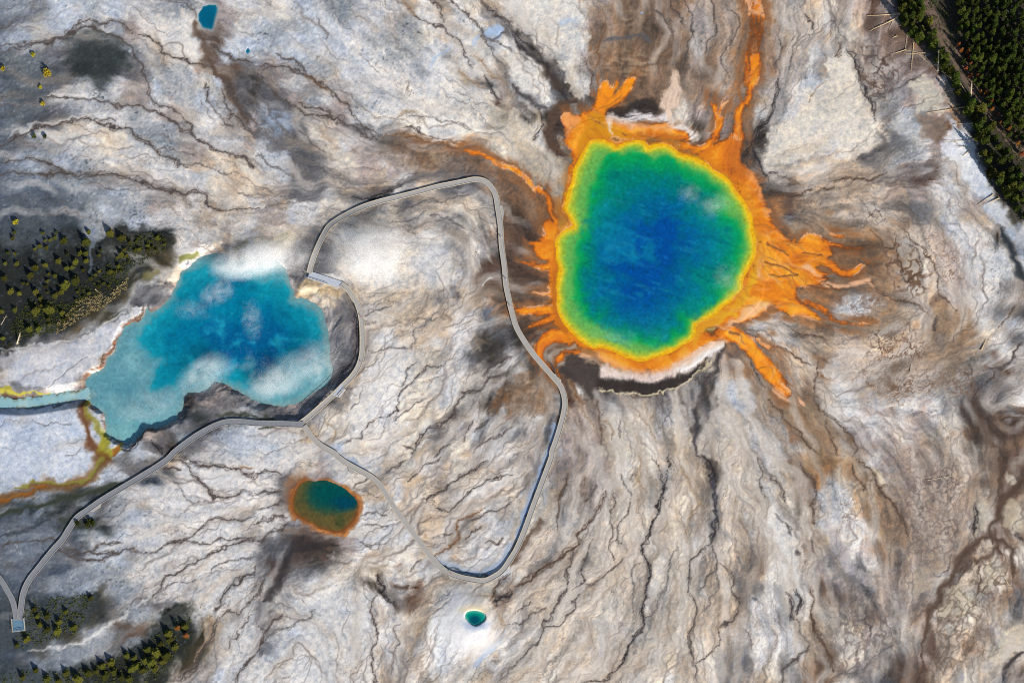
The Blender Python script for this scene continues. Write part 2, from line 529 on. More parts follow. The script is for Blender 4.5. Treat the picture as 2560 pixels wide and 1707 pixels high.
32 k 14 .8 1420,350 1440,390 1420,470 1430,600
32 k 18 .8 1690,520 1761,590
32 k 26 .8 1761,1340 1700,1400 1640,1450 1600,1568
32 e 6 .7 1140,820 1180,850 1250,700
32 d 6 .7 680,1040 670,1120 700,1200 720,1300
32 e 20 .6 420,1540 540,1500 640,1480 720,1400 830,1330 900,1290
32 d 6 .7 0,130 70,190 110,290 130,340
32 e 9 .7 50,400 120,470 170,510
"""
# ---- Grand pool
POOL = P('20',"430,1568 415,1500 385,1440 382,1400 400,1330 420,1250 450,1150 500,1050 545,992 600,975 660,988 715,1022 740,1012 790,990 850,978 900,988 935,1022 990,1010 1060,1015 1120,1042 1160,1090 1230,1095 1310,1130 1400,1190 1480,1250 1540,1330 1590,1400 1630,1480 1645,1560") + \
       P('21',"1640,20 1655,90 1660,160 1640,220 1605,290 1575,340 1570,420 1505,480 1430,540 1360,600 1290,625 1255,660 1235,740 1180,790 1100,830 1020,870 940,890 860,895 780,870 700,835 620,805 540,800 470,750 400,690 350,610 325,540 320,450 330,350 330,250 315,150 320,80 370,20")
POOL_DEEP = P('20',"500,1568 510,1450 520,1350 540,1250 560,1180 600,1120 640,1060 700,1035 745,1065 800,1050 870,1045 930,1050 980,1085 1060,1060 1130,1090 1165,1125 1250,1160 1330,1210 1420,1270 1470,1330 1480,1400 1500,1470 1560,1500 1590,1568") + \
       P('21',"1610,80 1590,200 1550,330 1490,430 1410,520 1330,585 1240,640 1200,740 1110,800 1000,830 900,820 820,790 700,730 600,680 520,640 450,560 410,480 400,380 420,260 430,120 470,0")
POOL_BLUE = P('20',"820,1420 950,1330 1120,1330 1260,1430 1330,1568") + P('21',"1330,80 1300,250 1200,420 1080,560 900,650 720,600 600,450 590,250 650,80")
# ---- orange mats: (colour, softness px, tile, polygon)
MATS = [
 ('Z',"262,260 275,238 300,230 330,242 360,222 388,225 405,195 430,150 445,88 470,95 490,118 508,85 520,100 502,150 530,122 558,80 586,76 588,100 560,150 520,190 472,226 460,250 480,290 520,330 400,360 340,430 300,560 290,660 280,640 290,560 305,440 312,400 290,370 275,350 290,345 280,310"),
 ('Z',"470,290 500,275 560,285 640,280 700,270 745,290 800,310 840,340 800,362 700,350 600,350 500,340"),
 ('Z',"780,370 850,388 905,372 940,330 960,350 1000,310 1022,230 1060,165 1076,100 1085,30 1092,-30 1140,-30 1130,60 1106,120 1096,170 1062,220 1056,300 1066,340 1046,430 1080,470 1120,520 1150,590 1172,650 1180,690 1210,740 1262,782 1290,800 1290,1000 1200,1040 1120,1120 1010,1150 900,1160 840,1180 840,1120 960,1080 1060,960 1090,850 1080,700 1000,540 880,440"),
 ('Z',"1200,760 1262,782 1300,790 1345,758 1385,752 1425,785 1450,820 1440,860 1400,880 1370,900 1400,920 1430,960 1360,985 1300,1000 1290,1020 1330,1060 1370,1100 1400,1130 1340,1120 1280,1115 1220,1090 1160,1060 1130,1070 1100,1110 1020,1140 1000,1000 1100,900 1120,800"),
 ('Z',"830,1120 880,1110 960,1090 1020,1140 960,1150 900,1170 940,1190 1000,1200 1050,1215 1000,1228 950,1222 900,1250 820,1300 740,1348 690,1362 620,1364 560,1352 500,1337 440,1300 430,1270 380,1260 340,1250 300,1215 265,1185 230,1130 215,1080 210,1000 215,900 200,870 240,820 245,780 260,740 290,720 330,720 300,800 280,900 280,1000 300,1100 380,1220 500,1270 640,1290 760,1260 820,1200"),
 ('Z',"205,600 222,620 230,680 255,720 262,745 245,790 245,870 215,870 180,860 150,820 135,790 160,780 195,760 180,720 205,690 212,650"),
]
FING = """
A 1 Z 34 26 800,378 870,387 920,362 946,310 955,260 945,215
A 1 Z 24 8 945,225 925,190 916,162
A 1 Z 20 6 950,240 975,200 1002,160
B .8 Z 22 8 975,190 995,150 1008,100
A .8 Z 40 50 1080,100 1088,40 1096,-20
A .6 Z 50 60 1096,-20 1110,-80 1120,-140 1112,-220 1100,-270
A 1 Z 30 6 1380,770 1440,800 1500,822 1560,820 1612,812
A 1 Z 44 8 1400,860 1450,900 1500,930 1550,915 1590,890 1642,890
B 1 Z 26 14 1330,905 1380,940 1430,980 1480,990 1540,975 1602,962
B .8 Z 14 6 1600,962 1640,1000 1690,1040 1742,1052
A .8 Z 24 8 1290,1040 1360,1070 1420,1100 1470,1140 1540,1150 1612,1148
A .7 Z 14 5 1440,760 1520,775 1590,800
B .7 Z 20 10 1290,1100 1340,1120 1400,1140
A 1 Z 46 66 950,1190 1010,1195 1060,1222 1110,1275 1150,1325 1205,1390
A .95 Z 66 50 1190,1370 1225,1420 1250,1455
B 1 Z 60 34 1215,1425 1250,1460 1310,1500
A 1 Z 18 10 880,1150 950,1155 1010,1170 1060,1195 1110,1215 1170,1252
A 1 Z 14 20 -150,395 -80,410 0,460 60,480 110,515 150,560
A 1 Z 24 44 150,560 195,580 215,620 220,660 238,705
A 1 Z 44 8 250,900 190,900 140,890 96,882
A 1 Z 20 5 235,955 205,953
A 1 Z 26 6 245,1020 190,1018 143,1010
A 1 Z 22 6 245,1050 200,1055 165,1055
A 1 Z 46 14 250,1090 150,1091 90,1090 50,1074
A 1 Z 40 10 245,1115 180,1140 128,1166
A 1 Z 64 20 300,1208 230,1202 190,1228 174,1262 178,1305 212,1345 252,1378
A 1 Z 26 14 345,1268 290,1266 262,1286 245,1322 252,1362
B .9 Z 26 16 320,1302 360,1290 395,1302
B .7 Z 22 14 1130,870 1130,945
B .6 Z 30 20 1010,1135 1070,1110 1120,1080
B .8 Z 26 16 1000,330 1040,345 1050,360
"""
MATTONE = [
 ((206,138,18),.8,8,"350,330 420,230 520,300 640,345 780,370 700,350 500,345 400,360 330,450 300,600"),
 ((166,86,28),.75,6,"262,740 300,720 320,560 300,480 282,640 250,760 235,900 222,1050 250,1150 300,1220 290,1180 262,1000"),
 ((170,90,40),.65,6,"540,322 640,345 760,352 800,345 700,318 600,322"),
 ((232,152,94),.75,6,"262,262 300,232 345,245 335,280 290,350 275,300"),
 ((234,162,110),.6,6,"1060,450 1100,480 1150,580 1175,680 1140,640 1100,540"),
 ((248,160,34),.55,26,"1290,800 1345,758 1400,775 1405,880 1330,905 1270,860"),
 ((236,184,38),.85,7,"1060,640 1100,760 1110,860 1075,980 1000,1080 940,1120 1010,1112 1092,1000 1128,900 1122,780"),
 ((240,198,160),.7,7,"1000,1132 1080,1085 1150,1058 1185,1070 1100,1112 1020,1142"),
 ((230,180,44),.75,6,"830,1130 900,1110 960,1092 995,1078 960,1140 900,1170 850,1235 828,1200"),
 ((186,100,40),.6,9,"1046,430 1085,475 1060,520 1020,470 1000,420 1020,360 1050,360"),
 ((250,150,24),.7,6,"450,95 520,105 585,80 560,140 500,190 440,230 420,200"),
 ((214,110,40),.6,8,"172,1262 200,1225 260,1205 240,1280 215,1330"),
 ((246,150,30),.7,6,"1060,1225 1110,1275 1190,1370 1170,1390 1090,1290"),
]
SLITS = """
Z 9 1165,800 1210,822 1252,848
Z 9 1150,880 1200,896 1240,906 1292,936
Z 7 1170,932 1230,941 1290,938
Z 8 1340,985 1420,992 1480,1002
Z 6 1320,840 1400,845
Z 10 930,372 955,355 975,345
Z 6 530,322 545,326
Z 5 610,330 660,335
Z 6 415,265 430,275
Z 8 1000,1180 1040,1195
Z 8 640,1345 655,1350
"""
WHITES = [
 ('20',"640,800 680,785 760,800 830,770 920,768 990,800 1010,790 1090,770 1110,830 1100,870 1000,830 880,830 760,848 690,838 690,915 655,860",(240,232,228)),
 ('20',"1100,880 1180,860 1260,910 1295,940 1240,965 1200,912",(240,228,216)),
 ('20',"1010,740 1040,640 1070,600 1110,490 1150,500 1165,640 1150,720 1110,770 1095,850 1060,830 1050,760",(234,206,182)),
 ('21',"600,1020 640,925 700,962 800,992 950,1000 1080,955 1220,875 1340,802 1440,770 1472,790 1425,850 1330,905 1200,990 1080,1010 1000,1060 930,1062 830,1042 720,1032 640,1035",(236,214,202)),
 ('21',"1100,960 1220,880 1340,805 1440,772 1472,790 1425,850 1330,905 1200,990",(238,234,228)),
]
DARKS = [('21',"590,1030 720,1038 950,1068 1080,1020 1200,1000 1330,920 1410,890 1340,960 1180,1060 1060,1120 960,1150 850,1158 740,1132 680,1100 600,1100 565,1070",(48,40,38)),
         ('21',"380,880 440,870 520,930 600,940 600,1020 560,1100 540,1190 470,1100 380,1040 330,980",(64,56,52)),
         ('20',"640,760 720,745 860,700 950,660 1010,740 1000,790 900,760 820,765 680,785",(52,44,40))]
RIMS = [('21',"600,1100 690,1112 750,1140 850,1160 960,1150 1060,1120 1170,1075 1280,990 1400,890",(226,210,172),8)]
# ---- the crater lake
CRATER = P('01',"1430,180 1540,175 1590,225 1650,215 1761,190") + P('11',"60,200 130,240 185,290 205,350 230,430 250,480 330,510 400,550 440,610 455,680 470,760 480,840 475,920 495,970 475,1050 400,1090 340,1130 250,1180 150,1200 60,1190 0,1170") + \
  P('01',"1690,1130 1600,1090 1480,1062 1400,1110 1280,1120 1250,1200 1220,1270 1160,1350 1100,1368 1010,1370 960,1420 880,1478 800,1452 730,1420 710,1320 690,1260 640,1225 605,1185 640,1130 590,1110 570,1050 620,1000 700,970 720,900 780,850 800,770 840,680 900,650 970,600 990,540 1020,562 1090,552 1140,500 1180,420 1230,350 1290,270 1360,210")
CRATER_DEEP = P('01',"1200,420 1300,300 1450,240 1600,260 1761,330") + P('11',"60,360 200,390 240,500 330,540 410,600 430,700 440,800 400,900 300,960 120,980 0,1000") + \
  P('01',"1700,1060 1560,1060 1470,1040 1440,930 1380,960 1290,985 1230,1060 1110,1095 1040,1080 1060,980 1085,900 1000,870 940,790 960,680 1030,610 1100,570 1160,500")
CRATER_BLUE = P('01',"1380,700 1520,650 1700,720 1761,800") + P('11',"40,620 120,600 160,700 110,900 60,960 0,960") + P('01',"1700,900 1600,870 1500,860 1420,780")
CANAL = P('01',"720,1080 600,1132 500,1152 400,1168 280,1188 150,1202 0,1195 -60,1192")
SMALL = P('12',"258,310 275,235 300,195 360,172 430,170 515,178 590,215 645,262 690,305 698,350 690,400 668,440 625,490 585,520 540,528 455,503 390,482 325,435 275,410 255,370")
SMALL_RING = P('12',"228,310 248,228 272,180 340,148 430,146 520,158 605,198 665,248 712,288 724,350 714,424 695,465 645,520 600,575 540,562 450,535 380,512 310,462 250,432 228,380")
CONE = P('12',"1440,1112 1458,1078 1520,1068 1572,1088 1574,1130 1545,1160 1510,1172 1470,1150")
TEAL = P('00',"1364,104 1372,72 1390,44 1430,33 1478,29 1492,50 1490,84 1480,120 1474,150 1466,186 1452,206 1424,200 1400,190 1382,168 1368,142")
TINY = P('00',"1690,345 1708,325 1722,345 1708,366 1694,362")
FLOWS = [('10',"1000,300 1200,700"),('10',"100,100 700,500"),('10',"0,250 500,300 900,600"),('20',"700,500 740,50"),('20',"900,450 1000,50"),('20',"1250,600 1260,50"),('20',"1400,600 1440,50"),
 ('20',"100,100 400,650"),('20',"300,300 480,660"),('30',"100,500 150,50"),('30',"300,500 420,50"),('30',"500,500 560,300"),('30',"200,900 600,500"),('30',"0,1100 500,900 740,800"),('30',"300,1400 900,1300"),
 ('11',"900,1200 1300,800"),('11',"1200,1400 1600,1000"),('11',"1300,300 1340,600"),('11',"900,300 1300,200"),('11',"1500,0 1600,300"),('21',"1100,1200 1130,1568"),('21',"700,1250 760,1568"),('21',"900,1250 1000,1500"),
 ('21',"1500,1100 1550,1568"),('31',"800,900 1100,700"),('31',"500,1000 900,850"),('31',"600,1200 1300,900"),('31',"1300,300 1250,650"),('31',"1200,0 1300,500"),('31',"600,1300 900,1500"),
 ('32',"500,300 560,800"),('32',"700,900 900,1300"),('32',"1200,200 1250,600"),('32',"1400,900 1200,1300"),('32',"50,400 150,1000"),('22',"600,1000 300,1500"),('22',"1100,200 1130,700"),('22',"1500,200 1560,600"),
 ('12',"100,900 500,1300"),('12',"1200,200 900,500"),('02',"800,900 1100,700"),('02',"300,1400 800,1100"),('00',"100,600 800,620"),('00',"200,1300 900,1350"),('01',"100,950 700,760"),('01',"0,1400 500,1400")]
TERR = [('20',"540,180 640,330 1000,330 1000,560 840,660 700,520 560,480",.5),('20',"640,60 900,60 900,240 660,240",.35),('20',"1560,0 1761,0 1761,560 1680,600 1600,300",.35),
 ('10',"1640,1240 1761,1240 1761,1568 1700,1568",.45),('10',"1000,1040 1500,1040 1600,1180 1100,1240 900,1150",.35),('21',"0,1000 200,1000 280,1200 100,1280 0,1200",.4),
 ('11',"1240,380 1460,380 1460,600 1240,600",.45),('11',"1640,1040 1761,1040 1761,1250 1660,1200",.5),('32',"440,0 600,0 800,300 620,260",.4),('11',"1420,650 1640,650 1640,900 1420,880",.4)]
CRACKS = [('31',"700,40 900,20 1060,150 1180,420 1130,520 900,500 760,400 760,200",30,1,1.5,70),
 ('31',"480,440 720,430 820,520 720,660 540,640",11,1,3.2,95),('31',"600,680 820,640 1100,620 1160,900 900,1000 560,1100 440,1080 700,900",10,.95,3.6,-52),
 ('31',"560,950 1000,900 1300,900 1200,1150 900,1260 640,1160",10,.9,4.2,-28),('31',"1100,950 1480,950 1500,1200 1250,1220",11,.85,3,-35),
 ('31',"960,0 1300,0 1400,400 1200,480 1060,150",9,.7,3,60),('30',"580,250 900,250 1000,500 860,760 680,640",20,.95,1.6,40,(78,62,56)),('30',"560,1340 860,1340 860,1568 560,1568",18,.8,1.6,70,(86,74,70)),
 ('32',"900,0 1400,0 1300,700 950,800",16,.75,1.6,75,(110,96,90)),('32',"1100,950 1560,800 1600,1400 1080,1560",20,.6,1.6,110,(92,76,64)),('32',"1300,700 1761,500 1761,1000 1450,1150",24,.65,1.6,100,(84,68,58)),
 ('32',"480,250 660,260 660,520 480,500",9,.6,2.5,85),('32',"420,900 900,1000 1000,1568 420,1568",24,.7,2.4,80,(104,92,88))]
# tile, colour, strength, softness px, outline: broad patches of crust and brush, some with painted shade
PATCH = """
30 228,218,202 .9 8 490,330 540,340 590,420 640,520 690,640 710,740 745,850 750,930 700,990 600,1020 500,1000 400,1010 330,1050 300,1090 200,1080 100,1110 0,1070 0,930 100,860 200,770 260,680 330,600 420,560 400,500 430,420
30 122,104,94 .5 14 590,250 880,250 990,420 1000,540 850,620 720,650 640,520 590,400
30 206,200,184 .8 5 985,570 1110,525 1200,700 1210,750 1040,755 1000,650
30 134,114,98 .8 10 1030,780 1210,770 1240,880 1180,990 1100,940 1040,860
30 216,222,230 .8 8 1240,760 1350,960 1460,1150 1550,1310 1500,1370 1400,1290 1280,1150 1230,1010 1250,900
30 214,220,226 .7 8 1540,1360 1640,1420 1761,1568 1600,1568 1480,1440
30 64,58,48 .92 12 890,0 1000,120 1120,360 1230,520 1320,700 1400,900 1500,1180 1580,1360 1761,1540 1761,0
20 232,226,216 .75 8 0,0 540,0 520,150 440,300 420,400 460,560 495,680 460,690 400,600 330,480 250,400 150,290 50,200 0,120
20 232,226,216 .8 8 0,360 100,420 200,480 250,600 270,720 200,680 100,620 0,520
20 214,204,188 .8 8 0,740 80,830 170,930 180,960 100,1000 0,1010
20 176,164,146 .7 10 0,1050 200,1000 380,1120 370,1380 310,1320 200,1240 80,1180 0,1140
20 132,108,88 .72 18 520,100 640,0 1761,-40 1830,100 1800,300 1761,500 1700,640 1500,560 1200,700 1000,680 860,660 700,520 560,520 540,300
20 178,174,174 .55 10 1230,60 1300,0 1400,60 1390,240 1280,420 1220,440 1250,250
20 180,168,158 .4 10 1460,60 1540,0 1560,200 1480,420 1450,300
30 172,166,162 .5 16 30,0 160,0 200,300 180,520 120,700 30,760 20,400
10 232,226,218 .65 16 830,760 1100,600 1300,560 1540,680 1600,880 1500,900 1300,870 1000,780
10 232,228,222 .6 10 1100,60 1240,100 1500,180 1560,300 1600,520 1480,560 1400,420 1300,280 1150,200
10 190,176,154 .6 14 1640,700 1761,680 1761,1000 1640,960 1600,850
10 120,96,78 .5 14 880,960 1380,1010 1600,1020 1650,1120 1761,1240 1761,1568 1700,1568 1660,1300 1560,1230 1400,1230 1000,1200 900,1100
10 200,190,176 .5 14 560,1420 900,1440 1200,1380 1500,1330 1620,1420 1640,1568 520,1568
00 226,220,212 .7 10 1080,120 1330,130 1340,250 1420,380 1430,430 1300,400 1180,370 1100,270
00 54,60,60 .8 20 470,230 640,190 800,260 840,330 760,440 650,480 560,470 480,380
00 60,68,68 .7 8 800,380 900,420 930,480 860,470
00 70,76,76 .7 26 20,380 260,380 420,500 300,600 200,640 0,650
00 62,68,70 .7 24 0,620 300,670 280,860 0,940
00 74,86,100 .6 44 -60,1280 400,1260 560,1600 -60,1600
00 78,88,100 .7 36 -60,-20 30,-20 40,800 20,1600 -60,1600
01 206,208,214 .75 8 0,860 300,800 430,800 560,770 720,680 960,520 890,640 800,760 700,890 600,980 450,1080 270,1110 100,1060 0,1000
01 84,84,90 .9 4 960,420 1160,395 1140,500 1090,550 1000,550 980,520 900,520
01 206,214,226 .7 8 0,1250 450,1230 540,1300 600,1460 590,1568 0,1568
02 206,214,226 .7 8 0,0 640,0 620,120 560,150 380,150 100,200 0,220
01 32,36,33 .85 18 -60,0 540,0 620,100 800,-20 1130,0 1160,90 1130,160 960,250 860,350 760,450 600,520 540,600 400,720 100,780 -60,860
01 130,142,158 .6 5 620,0 660,0 640,120 632,320 612,330 614,120
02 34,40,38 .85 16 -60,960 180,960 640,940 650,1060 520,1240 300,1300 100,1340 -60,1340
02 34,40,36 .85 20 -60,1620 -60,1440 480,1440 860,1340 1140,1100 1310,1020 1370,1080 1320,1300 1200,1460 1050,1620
02 84,95,108 .55 44 -60,380 300,420 400,640 250,900 -60,900
11 232,228,222 .8 8 760,960 860,900 1020,910 1020,1040 960,1180 850,1280 700,1330 620,1300 640,1200 700,1080
11 232,228,222 .6 6 780,790 860,720 950,710 930,790 830,820
11 232,228,222 .6 6 1130,820 1200,760 1290,750 1230,820
11 66,66,76 .6 10 640,500 700,560 710,900 640,1000 540,1070 500,960 600,930 650,800 640,640
11 108,108,114 .6 10 460,600 600,520 640,640 640,800 600,930 500,960 480,800
11 222,206,170 .85 6 0,70 80,90 180,40 280,40 250,120 150,190 90,140 0,140
11 96,92,92 .6 8 280,60 400,60 380,180 300,180 340,300 250,330 200,200
11 214,184,138 .8 8 270,420 340,350 480,400 600,420 560,470 400,480 300,470
11 206,192,174 .5 30 760,400 1240,380 1240,600 1180,720 760,700
22 232,228,222 .6 8 700,0 860,0 800,160 740,150
22 232,228,222 .6 8 330,500 420,330 450,420 330,560
22 236,234,232 .7 5 960,760 1060,700 1060,840 920,1080 930,900
22 206,196,180 .4 30 940,300 1340,300 1220,700 1240,1200 1000,1568 760,1568 900,1000
32 232,228,220 .7 10 0,420 60,380 230,560 250,740 200,800 240,900 300,1000 290,1110 180,1100 140,950 60,900 0,1000
32 190,186,190 .6 10 380,300 440,480 560,700 700,880 640,880 480,740 400,560
32 206,196,174 .7 6 1500,1400 1560,1280 1761,1150 1761,1320 1680,1380 1620,1450
32 204,192,168 .75 4 985,880 1020,780 1080,800 1110,880 1080,950 1010,960
32 204,194,172 .75 4 1380,320 1440,270 1500,330 1510,470 1430,600 1420,480
32 190,180,156 .7 5 1640,310 1720,320 1761,400 1761,520 1640,500 1600,420
32 200,188,164 .75 4 1500,720 1560,680 1590,820 1540,930 1470,970 1460,850
32 202,190,164 .75 5 1180,1060 1220,950 1300,860 1330,940 1440,960 1440,1060 1260,1120 1220,1110
32 200,190,170 .75 4 1620,150 1660,120 1700,150 1690,200 1630,190
32 188,172,150 .6 5 1110,680 1160,570 1230,640 1240,740 1170,830
32 150,130,116 .4 30 840,50 1080,50 1400,260 1320,640 1060,760 940,560
31 224,222,220 .7 8 380,960 500,880 640,820 640,880 580,1010 400,1040
31 214,214,216 .6 5 520,480 600,460 600,600 530,600
31 224,222,220 .7 5 700,520 800,500 760,600 720,640
31 176,168,156 .9 4 905,110 960,100 1020,160 1035,300 980,360 940,320
31 132,108,82 .6 14 1150,560 1300,560 1380,650 1300,760 1150,720
31 124,100,80 .5 16 380,20 720,10 900,60 900,300 760,460 560,420 380,380
31 178,196,216 .6 8 1640,0 1761,0 1761,200 1700,120
31 126,102,76 .55 12 0,1180 100,1260 240,1200 320,1180 420,1300 560,1430 610,1520 560,1568 380,1568 150,1380
32 146,118,86 .5 14 220,0 620,0 720,150 880,360 950,560 900,640 780,560 640,340 520,220 440,100 360,140 320,300 300,180
12 218,218,216 .55 28 100,960 600,760 700,860 780,980 790,1200 700,1568 0,1568 60,1360 200,1100
21 126,98,74 .6 14 0,1000 150,1000 280,1080 330,1200 200,1260 0,1250
21 164,148,142 .6 12 380,1300 560,1250 600,1568 330,1568
21 206,196,178 .65 8 620,1290 740,1280 860,1400 920,1568 620,1568
21 212,202,190 .7 6 1310,1400 1420,1180 1560,1300 1590,1400 1530,1568 1290,1568
21 200,204,210 .6 8 1420,1080 1600,1050 1700,1200 1600,1300 1450,1180
21 150,140,132 .5 14 620,1170 1250,1170 1230,1290 900,1230 640,1280
Z 82,64,54 .85 10 0,560 60,520 120,560 170,620 200,700 150,760 120,800 60,860 90,920 200,930 230,980 100,1000 40,1060 50,1110 120,1110 100,1180 200,1190 160,1240 100,1200 40,1080 10,900 0,760
Z 120,90,66 .6 10 0,480 60,500 120,540 170,600 190,660 120,700 0,680
Z 62,48,42 .9 6 210,300 230,250 270,215 340,200 380,190 400,170 360,215 300,225 260,235 250,280 270,340 290,380 300,420 270,420 240,400 215,350
Z 92,80,74 .7 8 1050,440 1120,440 1150,520 1190,640 1240,720 1250,770 1210,720 1170,640 1130,520 1080,470
Z 56,50,48 .85 5 470,240 560,215 640,200 690,225 680,260 600,235 520,245 470,265
Z 128,104,84 .5 18 1290,640 1420,660 1600,760 1680,900 1640,940 1500,760 1380,740 1290,760
Z 70,56,48 .7 8 1400,1140 1450,1160 1440,1210 1370,1180
12 236,234,230 .7 16 1200,1060 1330,930 1450,1000 1460,1180 1560,1240 1480,1400 1300,1540 1180,1500 1160,1250
Z 142,110,80 .7 16 1400,700 1700,760 1742,1100 1560,1200 1500,1140 1640,1060 1600,960 1650,880
31 166,142,118 .52 34 0,560 400,700 700,660 1000,640 1100,560 1300,560 1200,900 900,1000 560,1100 420,900 300,820 100,760
21 146,122,100 .6 14 1560,780 1761,900 1780,1300 1700,1250 1640,1000
30 164,142,120 .5 24 300,1250 900,1190 900,1568 300,1568
32 146,126,110 .5 40 900,0 1500,0 1400,600 1200,800 980,1200 700,1100 760,700
31 144,118,94 .55 24 800,840 1300,560 1420,640 1300,1000 1000,1160 700,1180
22 224,214,200 .42 40 0,300 700,300 1000,900 800,1568 0,1568
00 44,52,58 .6 30 -60,1400 300,1370 500,1480 560,1600 -60,1600
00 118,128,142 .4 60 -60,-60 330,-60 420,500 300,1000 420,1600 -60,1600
02 112,122,136 .4 60 -60,280 420,420 560,900 500,1600 -60,1600
12 242,240,236 .75 14 1230,1120 1330,980 1440,1030 1440,1180 1520,1230 1440,1380 1300,1480 1200,1440 1180,1260
12 150,176,206 .7 7 1720,1170 1740,1190 1640,1330 1520,1440 1480,1460 1560,1370 1660,1250
"""  # crater walls painted lit and shaded, dark brush spread into grove shade
# ---------------------------------------------------------------- ground cover computed on the terrain grid
RNG = np.random.default_rng(7)
def up(a, H, W):
    h, w = a.shape
    def ax(n, m):
        t = np.linspace(0, n-1.001, m).astype(np.float32); i = t.astype(np.int32); f = t-i
        return i, (f*f*(3-2*f)).astype(np.float32)
    iy, fy = ax(h, H); ix, fx = ax(w, W)
    r = a[iy]*(1-fy)[:,None] + a[iy+1]*fy[:,None]
    return r[:,ix]*(1-fx) + r[:,ix+1]*fx
def vnoise(H, W, cell):
    return up(RNG.standard_normal((int(H/cell)+3, int(W/cell)+3)).astype(np.float32), H, W)
def fbm(H, W, cell, octs=4, gain=.55):
    s = 0; a = 1.0; n = 0
    for o in range(octs):
        if cell < 1.2: break
        s = s + a*vnoise(H, W, cell); n += a*a; a *= gain; cell /= 2
    return s/(n**.5)
def box(a, r):
    if r < 1: return a
    for axis in (0, 1):
        n = a.shape[axis]
        p = np.pad(a, [(r+1, r) if k == axis else (0, 0) for k in range(a.ndim)], mode='edge')
        c = np.cumsum(p, axis=axis, dtype=np.float64)
        hi = np.take(c, np.arange(2*r+1, n+2*r+1), axis); lo = np.take(c, np.arange(0, n), axis)
        a = ((hi-lo)/(2*r+1)).astype(np.float32)
    return a
def blur(a, r): return box(box(a, r), r)
def sstep(x, a, b):
    t = np.clip((x-a)/(b-a), 0, 1); return t*t*(3-2*t)
def smooth_line(pts, n=6, closed=False):
    p = np.array(pts, float)
    if len(p) < 3 and not closed: return p
    q = np.vstack([p[-1], p, p[0], p[1]]) if closed else np.vstack([2*p[0]-p[1], p, 2*p[-1]-p[-2]])
    out = []
    for i in range(1, len(q)-2):
        a, b, c, d = q[i-1], q[i], q[i+1], q[i+2]
        for t in np.arange(n)/n:
            out.append(.5*((2*b)+(c-a)*t+(2*a-5*b+4*c-d)*t*t+(3*b-a-3*c+d)*t**3))
    if not closed: out.append(q[-2])
    return np.array(out)
def seg_dist(X, Y, pts, closed=False):
    """distance to a polyline and the parameter 0..1 along it"""
    p = np.asarray(pts, np.float32)
    if closed: p = np.vstack([p, p[:1]])
    best = np.full(X.shape, 1e9, np.float32); par = np.zeros(X.shape, np.float32); n = len(p)-1
    for i in range(n):
        ax, ay = p[i]; dx, dy = p[i+1]-p[i]; L = dx*dx+dy*dy+1e-9
        t = np.clip(((X-ax)*dx+(Y-ay)*dy)/L, 0, 1)
        d = (X-ax-t*dx)**2+(Y-ay-t*dy)**2
        m = d < best; best[m] = d[m]; par[m] = (i+t[m])/n
    return np.sqrt(best), par
def inside(X, Y, pts):
    p = np.asarray(pts, np.float32); r = np.zeros(X.shape, bool); j = len(p)-1
    for i in range(len(p)):
        xi, yi = p[i]; xj, yj = p[j]
        if yi != yj:
            r ^= ((yi > Y) != (yj > Y)) & (X < (xj-xi)*(Y-yi)/(yj-yi)+xi)
        j = i
    return r

